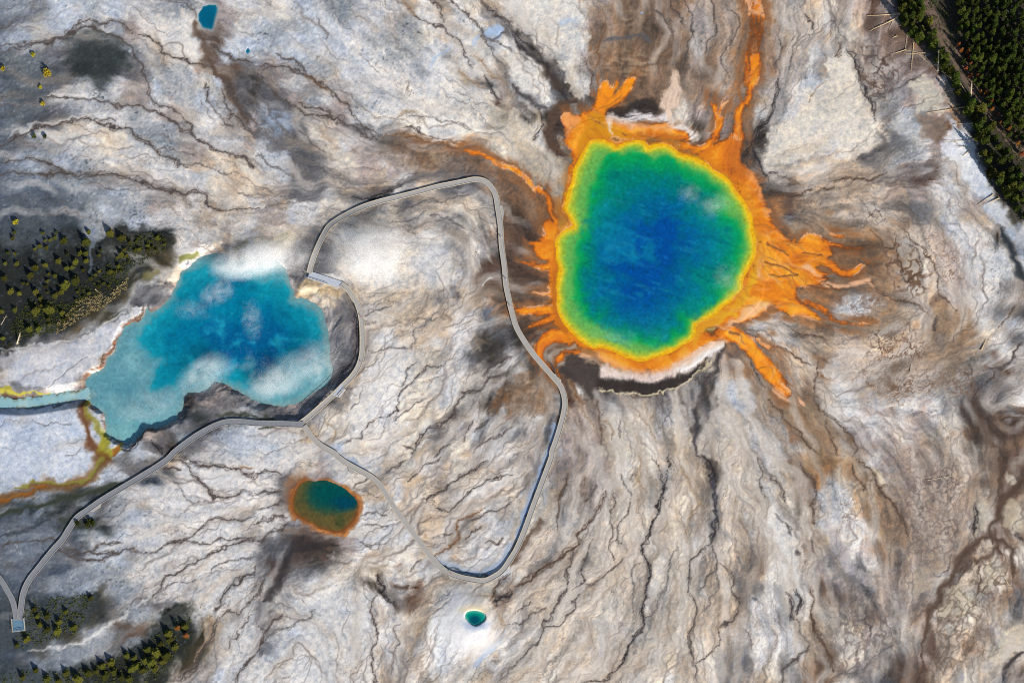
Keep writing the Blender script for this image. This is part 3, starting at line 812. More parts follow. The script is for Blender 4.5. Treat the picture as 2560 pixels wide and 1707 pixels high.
class Ground:
    def __init__(s, PX, PY, step):
        s.PX, s.PY, s.step = PX, PY, step      # survey coordinates of each grid vertex; survey pixels per cell
        s.H, s.W = PX.shape
        H, W = s.H, s.W; k = 1/step
        s.k = k
        s.wx = fbm(H, W, 26*k, 5)*4.5; s.wy = fbm(H, W, 26*k, 5)*4.5      # meander
        s.X = PX+s.wx; s.Y = PY+s.wy
        s.n_big = fbm(H, W, 160*k, 5); s.n_mid = fbm(H, W, 40*k, 4); s.n_fine = fbm(H, W, 7*k, 3, .7)
        s.hgt = np.zeros((H, W), np.float32)
    def win(s, pts, m):
        p = np.asarray(pts)
        x0, y0 = p.min(0)-m; x1, y1 = p.max(0)+m
        # rows/columns whose survey coordinates can fall in the window
        cx = s.PX[::max(1, s.H//8)]; ry = s.PY[:, ::max(1, s.W//8)]
        c = np.nonzero((cx.max(0) >= x0) & (cx.min(0) <= x1))[0]; r = np.nonzero((ry.max(1) >= y0) & (ry.min(1) <= y1))[0]
        if len(c) == 0 or len(r) == 0: return None
        return slice(r[0], r[-1]+1), slice(c[0], c[-1]+1)
    def mix(s, w, a, col):
        c = np.asarray(col, np.float32)
        s.rgb[w] += a[..., None]*(c-s.rgb[w])
    def sd(s, w, pts, warp=1.0):
        X = s.PX[w]+s.wx[w]*warp; Y = s.PY[w]+s.wy[w]*warp
        d, _ = seg_dist(X, Y, pts, True)
        return np.where(inside(X, Y, pts), d, -d)
    # ------------------------------------------------ flow
    def flow(s, curves):
        gw, gh, c = 108, 72, 24.0
        J = np.zeros((gh, gw, 3), np.float32)
        def put(x, y, dx, dy, wt):
            i, j = int((y+12)/c), int((x+12)/c)
            if 0 <= i < gh and 0 <= j < gw:
                L = dx*dx+dy*dy+1e-9
                J[i, j] += wt*np.array([(dx*dx-dy*dy)/L, 2*dx*dy/L, 1])
        for pts, wt in curves:
            p = np.asarray(pts)
            for a, b in zip(p[:-1], p[1:]):
                d = b-a; L = np.hypot(*d)
                for t in np.arange(0, L, 10)/max(L, 1): put(*(a+d*t), d[0], d[1], wt)
        B = sum(blur(J, r)*g for r, g in ((1, 1.0), (3, .8), (7, .5), (16, .3)))
        yy, xx = np.mgrid[0:gh, 0:gw]*c-12
        dx, dy = xx-1640, yy-620; L = dx*dx+dy*dy+1
        B[..., 0] += 2e-4*(dx*dx-dy*dy)/L; B[..., 1] += 2e-4*2*dx*dy/L
        th = .5*np.arctan2(B[..., 1], B[..., 0]).astype(np.float32)
        u = np.clip((s.PX+12)/c, 0, gw-1.01); v = np.clip((s.PY+12)/c, 0, gh-1.01)
        c2, s2 = np.cos(2*th), np.sin(2*th)
        def smp(a):
            i = v.astype(int); j = u.astype(int); fy = v-i; fx = u-j
            return (a[i, j]*(1-fx)+a[i, j+1]*fx)*(1-fy)+(a[i+1, j]*(1-fx)+a[i+1, j+1]*fx)*fy
        th = .5*np.arctan2(smp(s2), smp(c2)) + .34*s.n_mid + .34*fbm(s.H, s.W, 14*s.k, 3)
        s.fx, s.fy = np.cos(th).astype(np.float32), np.sin(th).astype(np.float32)
    def lic(s, img, n, stride=1.0, cross=False):
        H, W = s.H, s.W; acc = img.astype(np.float32).copy(); cnt = 1
        fx, fy = (-s.fy, s.fx) if cross else (s.fx, s.fy)
        for sg in (1, -1):
            y, x = [a.astype(np.float32) for a in np.mgrid[0:H, 0:W]]
            px, py = fx*sg, fy*sg
            for k in range(n):
                i = np.clip(y, 0, H-1).astype(np.int32); j = np.clip(x, 0, W-1).astype(np.int32)
                vx, vy = fx[i, j], fy[i, j]
                f = np.where(vx*px+vy*py < 0, -1, 1).astype(np.float32)
                px, py = vx*f, vy*f
                x += px*stride; y += py*stride
                i = np.clip(y+.5, 0, H-1).astype(np.int32); j = np.clip(x+.5, 0, W-1).astype(np.int32)
                acc += img[i, j]; cnt += 1
        return acc/cnt
    # ------------------------------------------------ base cover
    def base(s):
        rows = []
        for r in '012':
            t = [COVER[c+r].split('\n') for c in '0123']
            rows += [''.join(a[i] for a in t) for i in range(15)]
        keys = list(PAL); idx = np.array([[keys.index(ch) for ch in row] for row in rows])
        H, W, k = s.H, s.W, s.k
        j1 = fbm(H, W, 46*k, 6, .62); j2 = fbm(H, W, 46*k, 6, .62)
        u = s.PX/40+j1*.5-.5; v = s.PY/38+j2*.5-.5
        i = np.clip(np.rint(v), 0, 44).astype(int); j = np.clip(np.rint(u), 0, 63).astype(int)
        lab = idx[i, j]
        tab = np.array([PAL[q][0] for q in keys], np.float32)
        par = np.array([PAL[q][1:] for q in keys], np.float32)
        # smooth average of the cover, so that tone is right at large scale, mixed with the patchwork
        sm = tab[idx]; g = np.stack([up(np.pad(sm[..., c], 1, mode='edge'), 47*8, 66*8) for c in range(3)], -1)
        gi = np.clip((s.PY/38+.5)*8*(47*8-1)/(46*8), 0, 47*8-1).astype(int); gj = np.clip((s.PX/40+.5)*8*(66*8-1)/(65*8), 0, 66*8-1).astype(int)
        avg = np.stack([blur(g[..., c], 2)[gi, gj] for c in range(3)], -1)
        rgb = tab[lab]
        rgb = np.stack([s.lic(rgb[..., c], 4, 1.2) for c in range(3)], -1)
        s.rgb = .66*rgb+.34*avg
        bl = np.clip(s.rgb[..., 2]-s.rgb[..., 0], 0, None)*sstep(s.PX, 800, 1100)*.85; s.rgb[..., 2] -= bl*.6; s.rgb[..., 0] += bl*.4
        P_ = par[lab]; s.par = np.stack([blur(P_[..., c], 3) for c in range(3)], -1)
    def patches(s):  # left tints carry painted edge darkening besides the real ground colour
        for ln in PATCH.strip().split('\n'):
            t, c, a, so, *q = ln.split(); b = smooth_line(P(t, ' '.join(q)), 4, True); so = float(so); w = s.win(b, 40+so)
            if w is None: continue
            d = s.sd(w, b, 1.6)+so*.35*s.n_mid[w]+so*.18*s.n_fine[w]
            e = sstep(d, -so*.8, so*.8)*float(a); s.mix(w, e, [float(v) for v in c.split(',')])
            dk = max(0, 1-sum(float(v) for v in c.split(','))/330)
            s.par[w][..., 2] += e*dk*2.2
            s.par[w] *= (1-.93*e/float(a)*(so < 12)*(float(a) > .55)*(dk == 0))[..., None]
    def veins(s, n, steps, width, col, amt, seed, gate=1, depth=.05, mask=None, outw=None):
        """thin runnels that follow the flow, drawn as many short meandering traces"""
        r = np.random.default_rng(seed); H, W = s.H, s.W; cv = np.zeros((H, W), np.float32)
        fi = np.clip(s.par[..., 1], 0, 1.2)*sstep(s.n_mid+.8*s.n_big+.6*RNG.standard_normal(), -.9, 1.0)
        if mask is None:
            y, x = r.uniform(2, H-3, n*3), r.uniform(2, W-3, n*3)
            k = r.uniform(0, .8, n*3) < fi[y.astype(int), x.astype(int)]*gate
        else:
            yy, xx = np.nonzero(mask); k = r.integers(0, len(yy), n); y, x = yy[k].astype(float), xx[k].astype(float); k = (x > 2) & (x < W-3) & (y > 2) & (y < H-3)
        y, x = y[k][:n], x[k][:n]; m = len(y)
        L = r.uniform(.25, 1, m)*steps; wt = r.uniform(.3, 1, m); dx = r.choice([-1., 1.], m)*s.fx[y.astype(int), x.astype(int)]; dy = dx*0
        i, j = y.astype(int), x.astype(int); sg = r.choice([-1., 1.], m); dx, dy = sg*s.fx[i, j], sg*s.fy[i, j]
        if outw is not None:
            g = outw[0][i, j]*dx+outw[1][i, j]*dy; dx, dy = dx*np.sign(g), dy*np.sign(g); L = L*(np.abs(g) > .45)
        ph = r.uniform(0, 6.28, m); fr = r.uniform(.10, .3, m)
        for q in range(int(steps)):
            i = np.clip(y, 0, H-2).astype(int); j = np.clip(x, 0, W-2).astype(int)
            vx, vy = s.fx[i, j], s.fy[i, j]; f = np.where(vx*dx+vy*dy < 0, -1, 1); vx, vy = vx*f, vy*f; dx, dy = vx, vy
            b = .3*np.sin(ph+fr*q)+.5*s.mott[i, j]; vx, vy = vx-b*vy, vy+b*vx
            x += vx*.8; y += vy*.8
            ok = (x > 1) & (x < W-3) & (y > 1) & (y < H-3) & (q < L)
            a = wt*(np.sin(np.pi*np.clip(q/np.maximum(L, 1e-6), 0, 1))**.6 if outw is None else np.clip(1-q/np.maximum(L, 1e-6), 0, 1)**.7)*ok
            i = np.clip(y, 0, H-2).astype(int); j = np.clip(x, 0, W-2).astype(int); fy, fx = y-i, x-j
            for di, dj, g in ((0, 0, (1-fx)*(1-fy)), (0, 1, fx*(1-fy)), (1, 0, (1-fx)*fy), (1, 1, fx*fy)):
                np.maximum.at(cv, (np.clip(i+di, 0, H-1), np.clip(j+dj, 0, W-1)), a*g)
        if width: cv = box(cv, width)*(1.6*width+1)
        cv = np.clip(cv*1.25, 0, 1)
        if col is None: return cv
        s.mix((slice(None), slice(None)), cv*amt, col); s.hgt -= depth*cv
    def texture(s):
        H, W, k = s.H, s.W, s.k
        wn = RNG.standard_normal((H, W)).astype(np.float32)
        def unit(a): return (a-a.mean())/a.std()
        s.l1 = unit(s.lic(wn, 14)); s.l2 = unit(s.lic(blur(vnoise(H, W, 3.2*k*2), 1), 22, 1.3))
        s.l3 = unit(s.lic(fbm(H, W, 22*k, 3), 26, 2.0))
        st, fi, sp = s.par[..., 0], s.par[..., 1], s.par[..., 2]
        # dark cover is broken into threads along the flow
        loc = np.stack([blur(s.rgb[..., c], int(16*k)) for c in range(3)], -1); dev = s.rgb-loc
        m = np.clip(1+.5*s.l2+.35*s.l1+.25*s.mott, .1, 2.4)*st.clip(0, 1)+1-st.clip(0, 1)
        dk_ = (dev.mean(-1) < 0); s.rgb = loc+dev*np.where(dk_, m, .9+.1*m)[..., None]
        # broad bands of paler and browner sinter running with the flow
        bill = unit(np.abs(fbm(H, W, 24*k, 4, .6)))
        e_ = 1+.7*sstep(s.PX, 700, 1300); val = 1+st*e_*(.022*s.l1+.045*s.l2+.055*s.l3)+.03*s.n_big+.02*s.n_mid+.035*s.mott-.03*bill*st+.04*RNG.standard_normal((H, W)).astype(np.float32)+.03*s.n_fine
        s.rgb *= (.97*np.clip(val, .35, 1.3))[..., None]
        hue = .6*st*s.l3+.5*s.n_mid+.5*s.mott
        s.rgb[..., 0] *= 1+.018*np.clip(hue, -2, 2); s.rgb[..., 2] *= 1-.026*np.clip(hue, -2, 2)
        # braided filaments: zero level of streaky noise, only in patches
        gate = sstep(s.n_mid+.5*fbm(H, W, 90*k, 2), -.1, 1.1)
        for l, wd, amt in ((s.l2, .13, .42), (s.l3, .075, .6)):
            ln = (1-sstep(np.abs(l), wd*.35, wd*1.5))*gate*np.clip(fi*1.5, 0, 1)
            s.mix((slice(None), slice(None)), ln*amt, (92, 80, 74)); s.hgt -= .05*ln
        # speckle: tufts and stones
        sp_n = fbm(H, W, 5.0*k, 2, .9); g2 = sstep(fbm(H, W, 60*k, 4), -1.0, 1.3)
        dk = sstep(sp_n, .55, 1.7)*np.clip(sp, 0, 2)*g2*.55
        s.mix((slice(None), slice(None)), np.clip(dk, 0, .8), (70, 78, 84))
        lt = sstep(-sp_n, 1.0, 1.9)*np.clip(sp, 0, 1.5)*.25*sstep(s.rgb.mean(-1), 70, 130)
        s.mix((slice(None), slice(None)), np.clip(lt, 0, .6), (225, 226, 226))
        s.hgt += .028*np.clip(sp, 0, 1.5)*sp_n + .012*s.l2*st + .02*s.l3*st + .05*s.n_mid + .008*s.l1*st
        s.sp_n = sp_n
    def cracks(s, t, box_, size, amt, stretch=2.0, ang=None, col=(112, 86, 68), width=.2):
        """polygonal mud-crack network inside a soft window, long axis given by ang (degrees)"""
        b = P(t, box_); c = np.array(b); ctr = c.mean(0)
        w = s.win(b, 20)
        if w is None: return
        fade = sstep(s.sd(w, b, 3.0), -8, 34)
        a = math.radians(ang or 0); X = s.X[w]+s.wx[w]; Y = s.Y[w]+s.wy[w]
        u = (X*math.cos(a)+Y*math.sin(a))/(size*stretch); v = (-X*math.sin(a)+Y*math.cos(a))/size
        iu, iv = np.floor(u).astype(int), np.floor(v).astype(int)
        f1 = np.full(u.shape, 9., np.float32); f2 = f1.copy()
        for du in (-1, 0, 1):
            for dv in (-1, 0, 1):
                p, q = iu+du, iv+dv
                h1 = np.modf(np.abs(np.sin(p*127.1+q*311.7)*43758.5453))[0]; h2 = np.modf(np.abs(np.sin(p*269.5+q*183.3)*28001.83))[0]
                d = np.hypot(p+.15+.7*h1-u, q+.15+.7*h2-v).astype(np.float32)
                m = d < f1; f2 = np.where(m, f1, np.minimum(f2, d)); f1 = np.where(m, d, f1)
        e = 1-sstep(f2-f1, width*.3, width*1.5)
        e *= fade*(.55+.45*sstep(s.n_mid[w], -1, .6))
        s.mix(w, e*amt, col); s.hgt[w] -= .06*e
        s.mix(w, fade*(1-e)*.25*amt*sstep(f1, .1, .6), (214, 208, 202))
    # ------------------------------------------------ traced strokes
    def stroke(s, pts, col, w0, w1, amt, warp=1.0, braid=True, soft=.55, depth=.12, taper=False):
        p = smooth_line(pts, 5); wd = max(w0, w1); m = wd*1.6+10
        w = s.win(p, m)
        if w is None: return
        X = s.PX[w]+s.wx[w]*warp; Y = s.PY[w]+s.wy[w]*warp
        d, t = seg_dist(X, Y, p)
        half = .5*(w0+(w1-w0)*t)*(1+.28*s.n_mid[w])+.3
        if taper: half *= .3+.7*np.clip(np.minimum(t, 1-t)*7, 0, 1)
        e = 1-sstep(d/half, 1-soft, 1+soft)
        if braid:
            e *= np.clip(.95+.15*s.l1[w]+.15*s.l2[w], .5, 1)
            # thin side threads
            off = half*1.6*(.9+.5*s.n_mid[w])
            th = (1-sstep(np.abs(d-off), .5, 1.9))*sstep(s.l3[w], -.2, .8)*.45
            e = np.maximum(e, th)
        s.mix(w, np.clip(e*amt, 0, 1), col); s.hgt[w] -= depth*e
    def lines(s):
        r = np.random.default_rng(77)
        for ln in LINES.strip().split('\n'):
            t, ink, wd, am, *q = ln.split(); p = P(t, ' '.join(q)); am = min(1, float(am)*1.1)
            wd = float(wd)*KT
            if ink in 'deknbt' and wd < 9 and len(p) > 2:
                # a braided runnel: a main thread, side threads that leave and rejoin it, a faint damp margin
                c = smooth_line(p, 6); d = np.gradient(c, axis=0); d /= np.linalg.norm(d, axis=1)[:, None]+1e-9; nrm = np.stack([-d[:, 1], d[:, 0]], 1)
                n = len(c); u = np.arange(n)/6.0
                s.stroke(c[::3], INK[ink], wd*2.6, wd*2.6, am*.32, braid=False, soft=1.0, depth=0, taper=True)
                for k in range(4 if wd > 3.2 else 3):
                    ph = r.uniform(0, 6.28, 3); f = r.uniform(.5, 1.3, 3)
                    off = (0 if k == 0 else 1)*wd*(.75*np.sin(ph[0]+f[0]*u*2)+.55*np.sin(ph[1]+f[1]*u*4.1)) + wd*.16*np.sin(ph[2]+u*7)
                    a, b = (0, n) if k < 2 else sorted(r.integers(0, n, 2))
                    if b-a < 8: a, b = 0, n
                    s.stroke((c+nrm*off[:, None])[a:b:2], INK[ink], wd*(.5, .34, .3, .26)[k], wd*(.42, .3, .26, .26)[k], am*(1, .8, .7, .7)[k], braid=False, soft=.6, depth=.07, taper=True)
            else:
                s.stroke(p, INK[ink], wd, wd, am, braid=wd < 14, soft=.9, depth=.08 if ink in 'dekn' else .02, taper=True)
    def terraces(s, t, poly, amt, col=(104, 78, 56)):
        b = P(t, poly); w = s.win(b, 20)
        f = sstep(s.sd(w, b, 3), -6, 30)
        s.mix(w, f*amt*sstep(s.lx[w], -.2, 1.4), col)
        s.mix(w, f*amt*.7*sstep(-s.lx[w], .2, 1.5), (204, 176, 140))
        s.hgt[w] += .05*f*s.lx[w]
    # ------------------------------------------------ bacterial mats
    def mat_col(s, w, pos):
        """pos 0 brown rim .. 1 bright amber, streaked"""
        v = np.clip(pos+.06*s.l2[w]+.03*s.l1[w]+.12*s.n_mid[w]+.12*s.n_big[w]+.03*s.mott[w]+.10*s.l3[w], 0, 1)[..., None]
        a, b, c, d = [np.array(q, np.float32) for q in ((116, 68, 34), (200, 104, 30), (234, 134, 26), (246, 168, 46))]
        return np.where(v < .35, a+(b-a)*v/.35, np.where(v < .75, b+(c-b)*(v-.35)/.4, c+(d-c)*(v-.75)/.25))
    def mats(s):
        M = np.zeros((s.H, s.W), np.float32); PK = M.copy()
        sd = np.full((s.H, s.W), -99., np.float32)
        for t, q in MATS:
            b = smooth_line(P(t, q), 4, True); w = s.win(b, 40)
            d = s.sd(w, b, .45)+(1.0+1.6*((s.PX[w] < 1400) | (s.PX[w] > 1960)))*s.l2[w]+.6*s.l1[w]
            sd[w] = np.maximum(sd[w], d)
        for ln in FING.strip().split('\n'):
            kind, am, t, w0, w1, *q = ln.split()
            p = smooth_line(P(t, ' '.join(q)), 5); w0, w1, am = float(w0)*KW(t)*1.1, float(w1)*KW(t)*1.1, float(am)
            w = s.win(p, 50)
            X = s.PX[w]+s.wx[w]*.4; Y = s.PY[w]+s.wy[w]*.4
            d, tt = seg_dist(X, Y, p); half = .5*(w0+(w1-w0)*tt)
            e = (half-d)*1.0+.8*s.l2[w]-3*sstep(tt, .5, 1)*np.clip(.6-s.l2[w]-.4*s.l1[w], 0, 2)*min(1, max(w0, w1)/12)
            if kind == 'A': sd[w] = np.maximum(sd[w], np.where(am < .85, np.minimum(e, am*3), e))
            else: PK[w] = np.maximum(PK[w], am*sstep(e, -3, 4))
        # the ring of the pool itself is always mat
        w = s.win(POOL, 90); dp = s.sd(w, smooth_line(POOL, 4, True), .5)
        s.dpool = np.full((s.H, s.W), -999., np.float32); s.dpool[w] = dp
        sd[w] = np.maximum(sd[w], dp+13)
        s.sdm = sd
        stain = sstep(sd, -26, 0)*.5
        A = (slice(None), slice(None))
        halo = sstep(sd, -30, -2)*sstep(s.l2+.5*s.l3+.3*s.n_mid, -.6, 1.2)*((s.PX > 1860) | (s.PX < 1400) | (s.PY < 330))
        s.mix(A, halo*.75, (150, 98, 58))
        near = sstep(sd, -40, 10)>0
        s.mix(A, stain*np.clip(.5+.3*s.l2, 0, 1), (122, 82, 52))
        sd = sd+1.1*s.n_fine+.8*s.l1
        a = sstep(sd, -2.6, 2.6)*(1-.45*sstep(s.PX, 2060, 2180)*sstep(-s.l2, -.4, 1.2))
        pos = .06+.7*sstep(sd, -1, 10)
        col = s.mat_col(A, pos)
        s.rgb += a[..., None]*(col-s.rgb)
        for col, am, so, q in MATTONE:
            b = smooth_line(P('Z', q), 4, True); w = s.win(b, 30)
            s.mix(w, sstep(s.sd(w, b, .7)+so*.3*s.l2[w]+so*.3*s.n_mid[w], -so, so*.8)*am*a[w], np.array(col))
        # pinkish pale rims and streaks where the film dries
        fan = (sd > 5) & ((s.PX > 1880) & (s.PY > 520) | (s.PY < 330) | (s.PX > 1850))
        s.mix(A, s.veins(150, 60, 1, None, 0, 33, mask=fan)*.4*a, (160, 92, 46)); s.mix(A, s.veins(90, 60, 1, None, 0, 34, mask=fan)*.4*a, (244, 186, 132))
        s.mix(A, s.veins(60, 36, 0, None, 0, 35, mask=fan)*.6*a, (104, 70, 50))
        rim = np.exp(-((sd-1.5)/2.2)**2)*sstep(s.n_mid+.4*s.l3, .2, 1.2)
        s.mix(A, rim*.8, (240, 190, 150))
        s.mix(A, PK*.85*sstep(s.l2+.6*s.l1, -1.3, .5), (242, 186, 142))
        s.hgt -= .04*a
        for ln in SLITS.strip().split('\n'):
            t, wd, *q = ln.split(); s.stroke(P(t, ' '.join(q)), (124, 78, 46), float(wd)*KW(t)*.8, float(wd)*KW(t)*.8, .75, warp=.5, braid=False)
        for t, q, col in DARKS:
            b = smooth_line(P(t, q), 4, True); w = s.win(b, 30)
            s.mix(w, sstep(s.sd(w, b, 1.0)+2*s.l2[w]+1.5*s.n_fine[w], -8, 7)*.92, col)
        for t, q, col in WHITES:
            b = smooth_line(P(t, q), 4, True); w = s.win(b, 30)
            e = sstep(s.sd(w, b, .5)+1.3*s.l2[w]+.9*s.l1[w]+1.2*s.n_fine[w], -5, 7)
            s.mix(w, e*np.clip(.9+.12*s.l1[w], 0, 1), col)
        for q in ("440,1288 520,1332 620,1360 700,1352 790,1312 880,1262 960,1222", "470,262 540,278 640,290 740,296"):
            s.stroke(P('Z', q), (238, 178, 130), 16, 16, .6, warp=.4, braid=False, soft=1.0, depth=0)
        for t, q, col, wd in RIMS:
            s.stroke(P(t, q), col, wd*KT, wd*KT, .9, depth=-.2)
        # yellow and amber rings outside the water line
        d = -s.dpool+4.0*s.n_mid+3*s.n_big+1.5*s.l2*0
        r1 = sstep(d, 40, 8)*(d < 200)
        s.mix(A, r1*.6*np.clip(.7+.3*s.n_mid+.15*s.l1, 0, 1), (206, 122, 20))
        r2 = sstep(d, 9, 0)*(d < 200)
        s.mix(A, r2*.8, (222, 160, 20))
        s.mix(A, sstep(s.sp_n, 1.3, 2.2)*sstep(np.abs(d-16), 14, 4)*.6*sstep(s.PX, 1600, 1760), (120, 70, 24))
        s.mix(A, np.exp(-((d-7)/1.4)**2)*.6*sstep(s.n_mid, -.2, .9), (252, 226, 160))
    def shores(s):
        A = (slice(None), slice(None))
        # crater lake: rust and yellow shore, pale canal
        w = s.win(CRATER, 60); d = s.sd(w, smooth_line(CRATER, 3, True), .6)
        left = sstep(s.PX[w], 420, 300)*sstep(s.PY[w], 720, 800)
        s.mix(w, np.exp(-((d+2+3*s.n_mid[w])/4.)**2)*(.2+.65*left)*np.clip(.6+.5*s.n_fine[w], 0, 1), (92, 58, 42))
        s.mix(w, sstep(s.n_fine[w], .6, 1.6)*np.exp(-((d+2)/5.)**2)*left*.8, (176, 106, 60))
        s.dcr = np.full((s.H, s.W), -999., np.float32); s.dcr[w] = d
        for pts, w0, w1, col, am in (
          (P('01',"705,1120 660,1150 600,1190 570,1240 590,1330 610,1430 640,1520 720,1568"), 40, 70, (104, 62, 34), .9),
          (P('01',"700,1160 610,1180 595,1260 640,1330 690,1400 720,1500 760,1540"), 26, 50, (146, 138, 52), .8),
          (P('01',"720,1420 700,1500 690,1550 800,1520 840,1480"), 40, 30, (158, 152, 44), .8),
          (P('01',"790,1540 830,1490"), 24, 20, (150, 84, 34), .8),
          (P('02',"700,20 650,110 600,170 500,190 380,205 250,225 150,265 0,300"), 70, 90, (112, 74, 34), .85),
          (P('02',"690,30 640,110 590,170 480,185 380,190 250,190 100,230"), 26, 16, (132, 130, 56), .85),
          (P('02',"300,220 200,250 100,300 0,320"), 24, 40, (150, 88, 30), .7),
          (P('02',"110,245 170,240 230,235"), 14, 10, (92, 104, 122), .7)):
            s.stroke(pts, col, w0*KT, w1*KT, am, braid=False, soft=.7, depth=.1)
        s.stroke(CANAL, (150, 190, 196), 64*KT, 56*KT, .95, braid=False, soft=.35, depth=.15)
        s.stroke(P('01',"0,1115 100,1130 180,1140 300,1150 480,1140"), (176, 166, 54), 26*KT, 6*KT, .85, braid=False)
        s.stroke(P('01',"0,1160 80,1165 160,1180"), (84, 62, 50), 40*KT, 30*KT, .95, braid=False)
        s.stroke(P('01',"200,1172 280,1172"), (88, 70, 60), 26*KT, 20*KT, .9, braid=False)
        s.stroke(P('01',"620,1150 660,1125 672,1112"), (104, 92, 48), 26*KT, 22*KT, .9, braid=False)
        s.stroke(P('01',"1250,215 1300,195 1350,170"), (112, 116, 50), 34*KT, 22*KT, .8, braid=False)
        s.stroke(P('01',"1620,140 1690,100"), (128, 120, 80), 50*KT, 40*KT, .6, braid=False)
        s.stroke(P('01',"1010,340 1080,310"), (126, 118, 70), 60*KT, 30*KT, .7, braid=False)
        # small orange-ringed pool
        w = s.win(SMALL_RING, 60); d = s.sd(w, smooth_line(SMALL_RING, 4, True), .8)
        s.mix(w, sstep(d, -26, 2)*.5*sstep(s.PX[w], 800, 740)*sstep(s.PY[w], 1290, 1240), (112, 76, 52))
        dn_ = d+2.2*s.n_mid[w]+1.5*s.n_fine[w]; s.mix(w, sstep(dn_, -5, 5)*.92, (138, 84, 46)); s.mix(w, np.exp(-((dn_-5)/3.5)**2)*np.clip(.4+.5*s.n_mid[w]+.3*s.n_fine[w], 0, .9), (214, 142, 72))
        s.mix(w, sstep(d, 6, 12)*.8, (138, 78, 32))
        # cone pool
        w = s.win(CONE, 120); d = s.sd(w, smooth_line(CONE, 4, True), .4); X, Y = s.PX[w], s.PY[w]
        r = np.hypot(X-1185, (Y-1545)*1.0)
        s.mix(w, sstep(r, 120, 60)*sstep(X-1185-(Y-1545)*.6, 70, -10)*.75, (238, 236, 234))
        s.mix(w, sstep(-d, 26, 3)*sstep(Y, 1536, 1524)*.8, (244, 222, 178))  # sunlit inner wall of the cone, painted cream
        s.mix(w, sstep(-d, 24, 8)*sstep(Y, 1545, 1562)*.7, (156, 176, 206))  # shaded inner wall of the cone, painted blue
        s.mix(w, sstep(-d, 4, 0), (205, 200, 190))
        s.hgt[w] += 3.0*sstep(r, 125, 22)
        w = s.win(TEAL, 30); d = s.sd(w, TEAL, .6); s.mix(w, sstep(-d, 9, 2)*.8, (150, 160, 160))
    def run(s):
        curves = []
        for ln in LINES.strip().split('\n'):
            t, ink, wd, am, *q = ln.split(); curves.append((P(t, ' '.join(q)), 1.0))
        for ln in FING.strip().split('\n'):
            kind, am, t, w0, w1, *q = ln.split(); curves.append((P(t, ' '.join(q)), 2.0))
        for t, q in FLOWS: curves.append((P(t, q), 2.0))
        s.mott = fbm(s.H, s.W, 9*s.k, 4, .8); s.mott /= s.mott.std()
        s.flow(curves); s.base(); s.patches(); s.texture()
        s.veins(600, 170, 5, (172, 150, 126), .35, 1, depth=0); s.veins(700, 150, 4, (228, 222, 214), .45, 2, depth=0)
        s.veins(1000, 120, 1, (112, 98, 90), .45, 3); s.veins(1300, 120, 0, (86, 78, 76), .66, 4)
        south = (s.PY > 900) & (s.PX > 1330) & (s.PX < 2050) & (s.PY < 1700)
        s.veins(420, 260, 0, (96, 86, 80), .6, 5, mask=south); s.veins(200, 240, 3, (180, 158, 134), .4, 6, mask=south, depth=0); s.veins(160, 220, 4, (234, 228, 220), .4, 7, mask=south, depth=0)
        s.lx = s.lic(RNG.standard_normal((s.H, s.W)).astype(np.float32), 9, 1.0, cross=True)
        s.lx = (blur(s.lx, 1)-s.lx.mean()); s.lx /= s.lx.std()
        for a in TERR: s.terraces(*a)
        for a in CRACKS: s.cracks(*a)
        s.lines(); s.mats(); s.shores()
        s.rgb = np.clip(s.rgb, 14, 246)
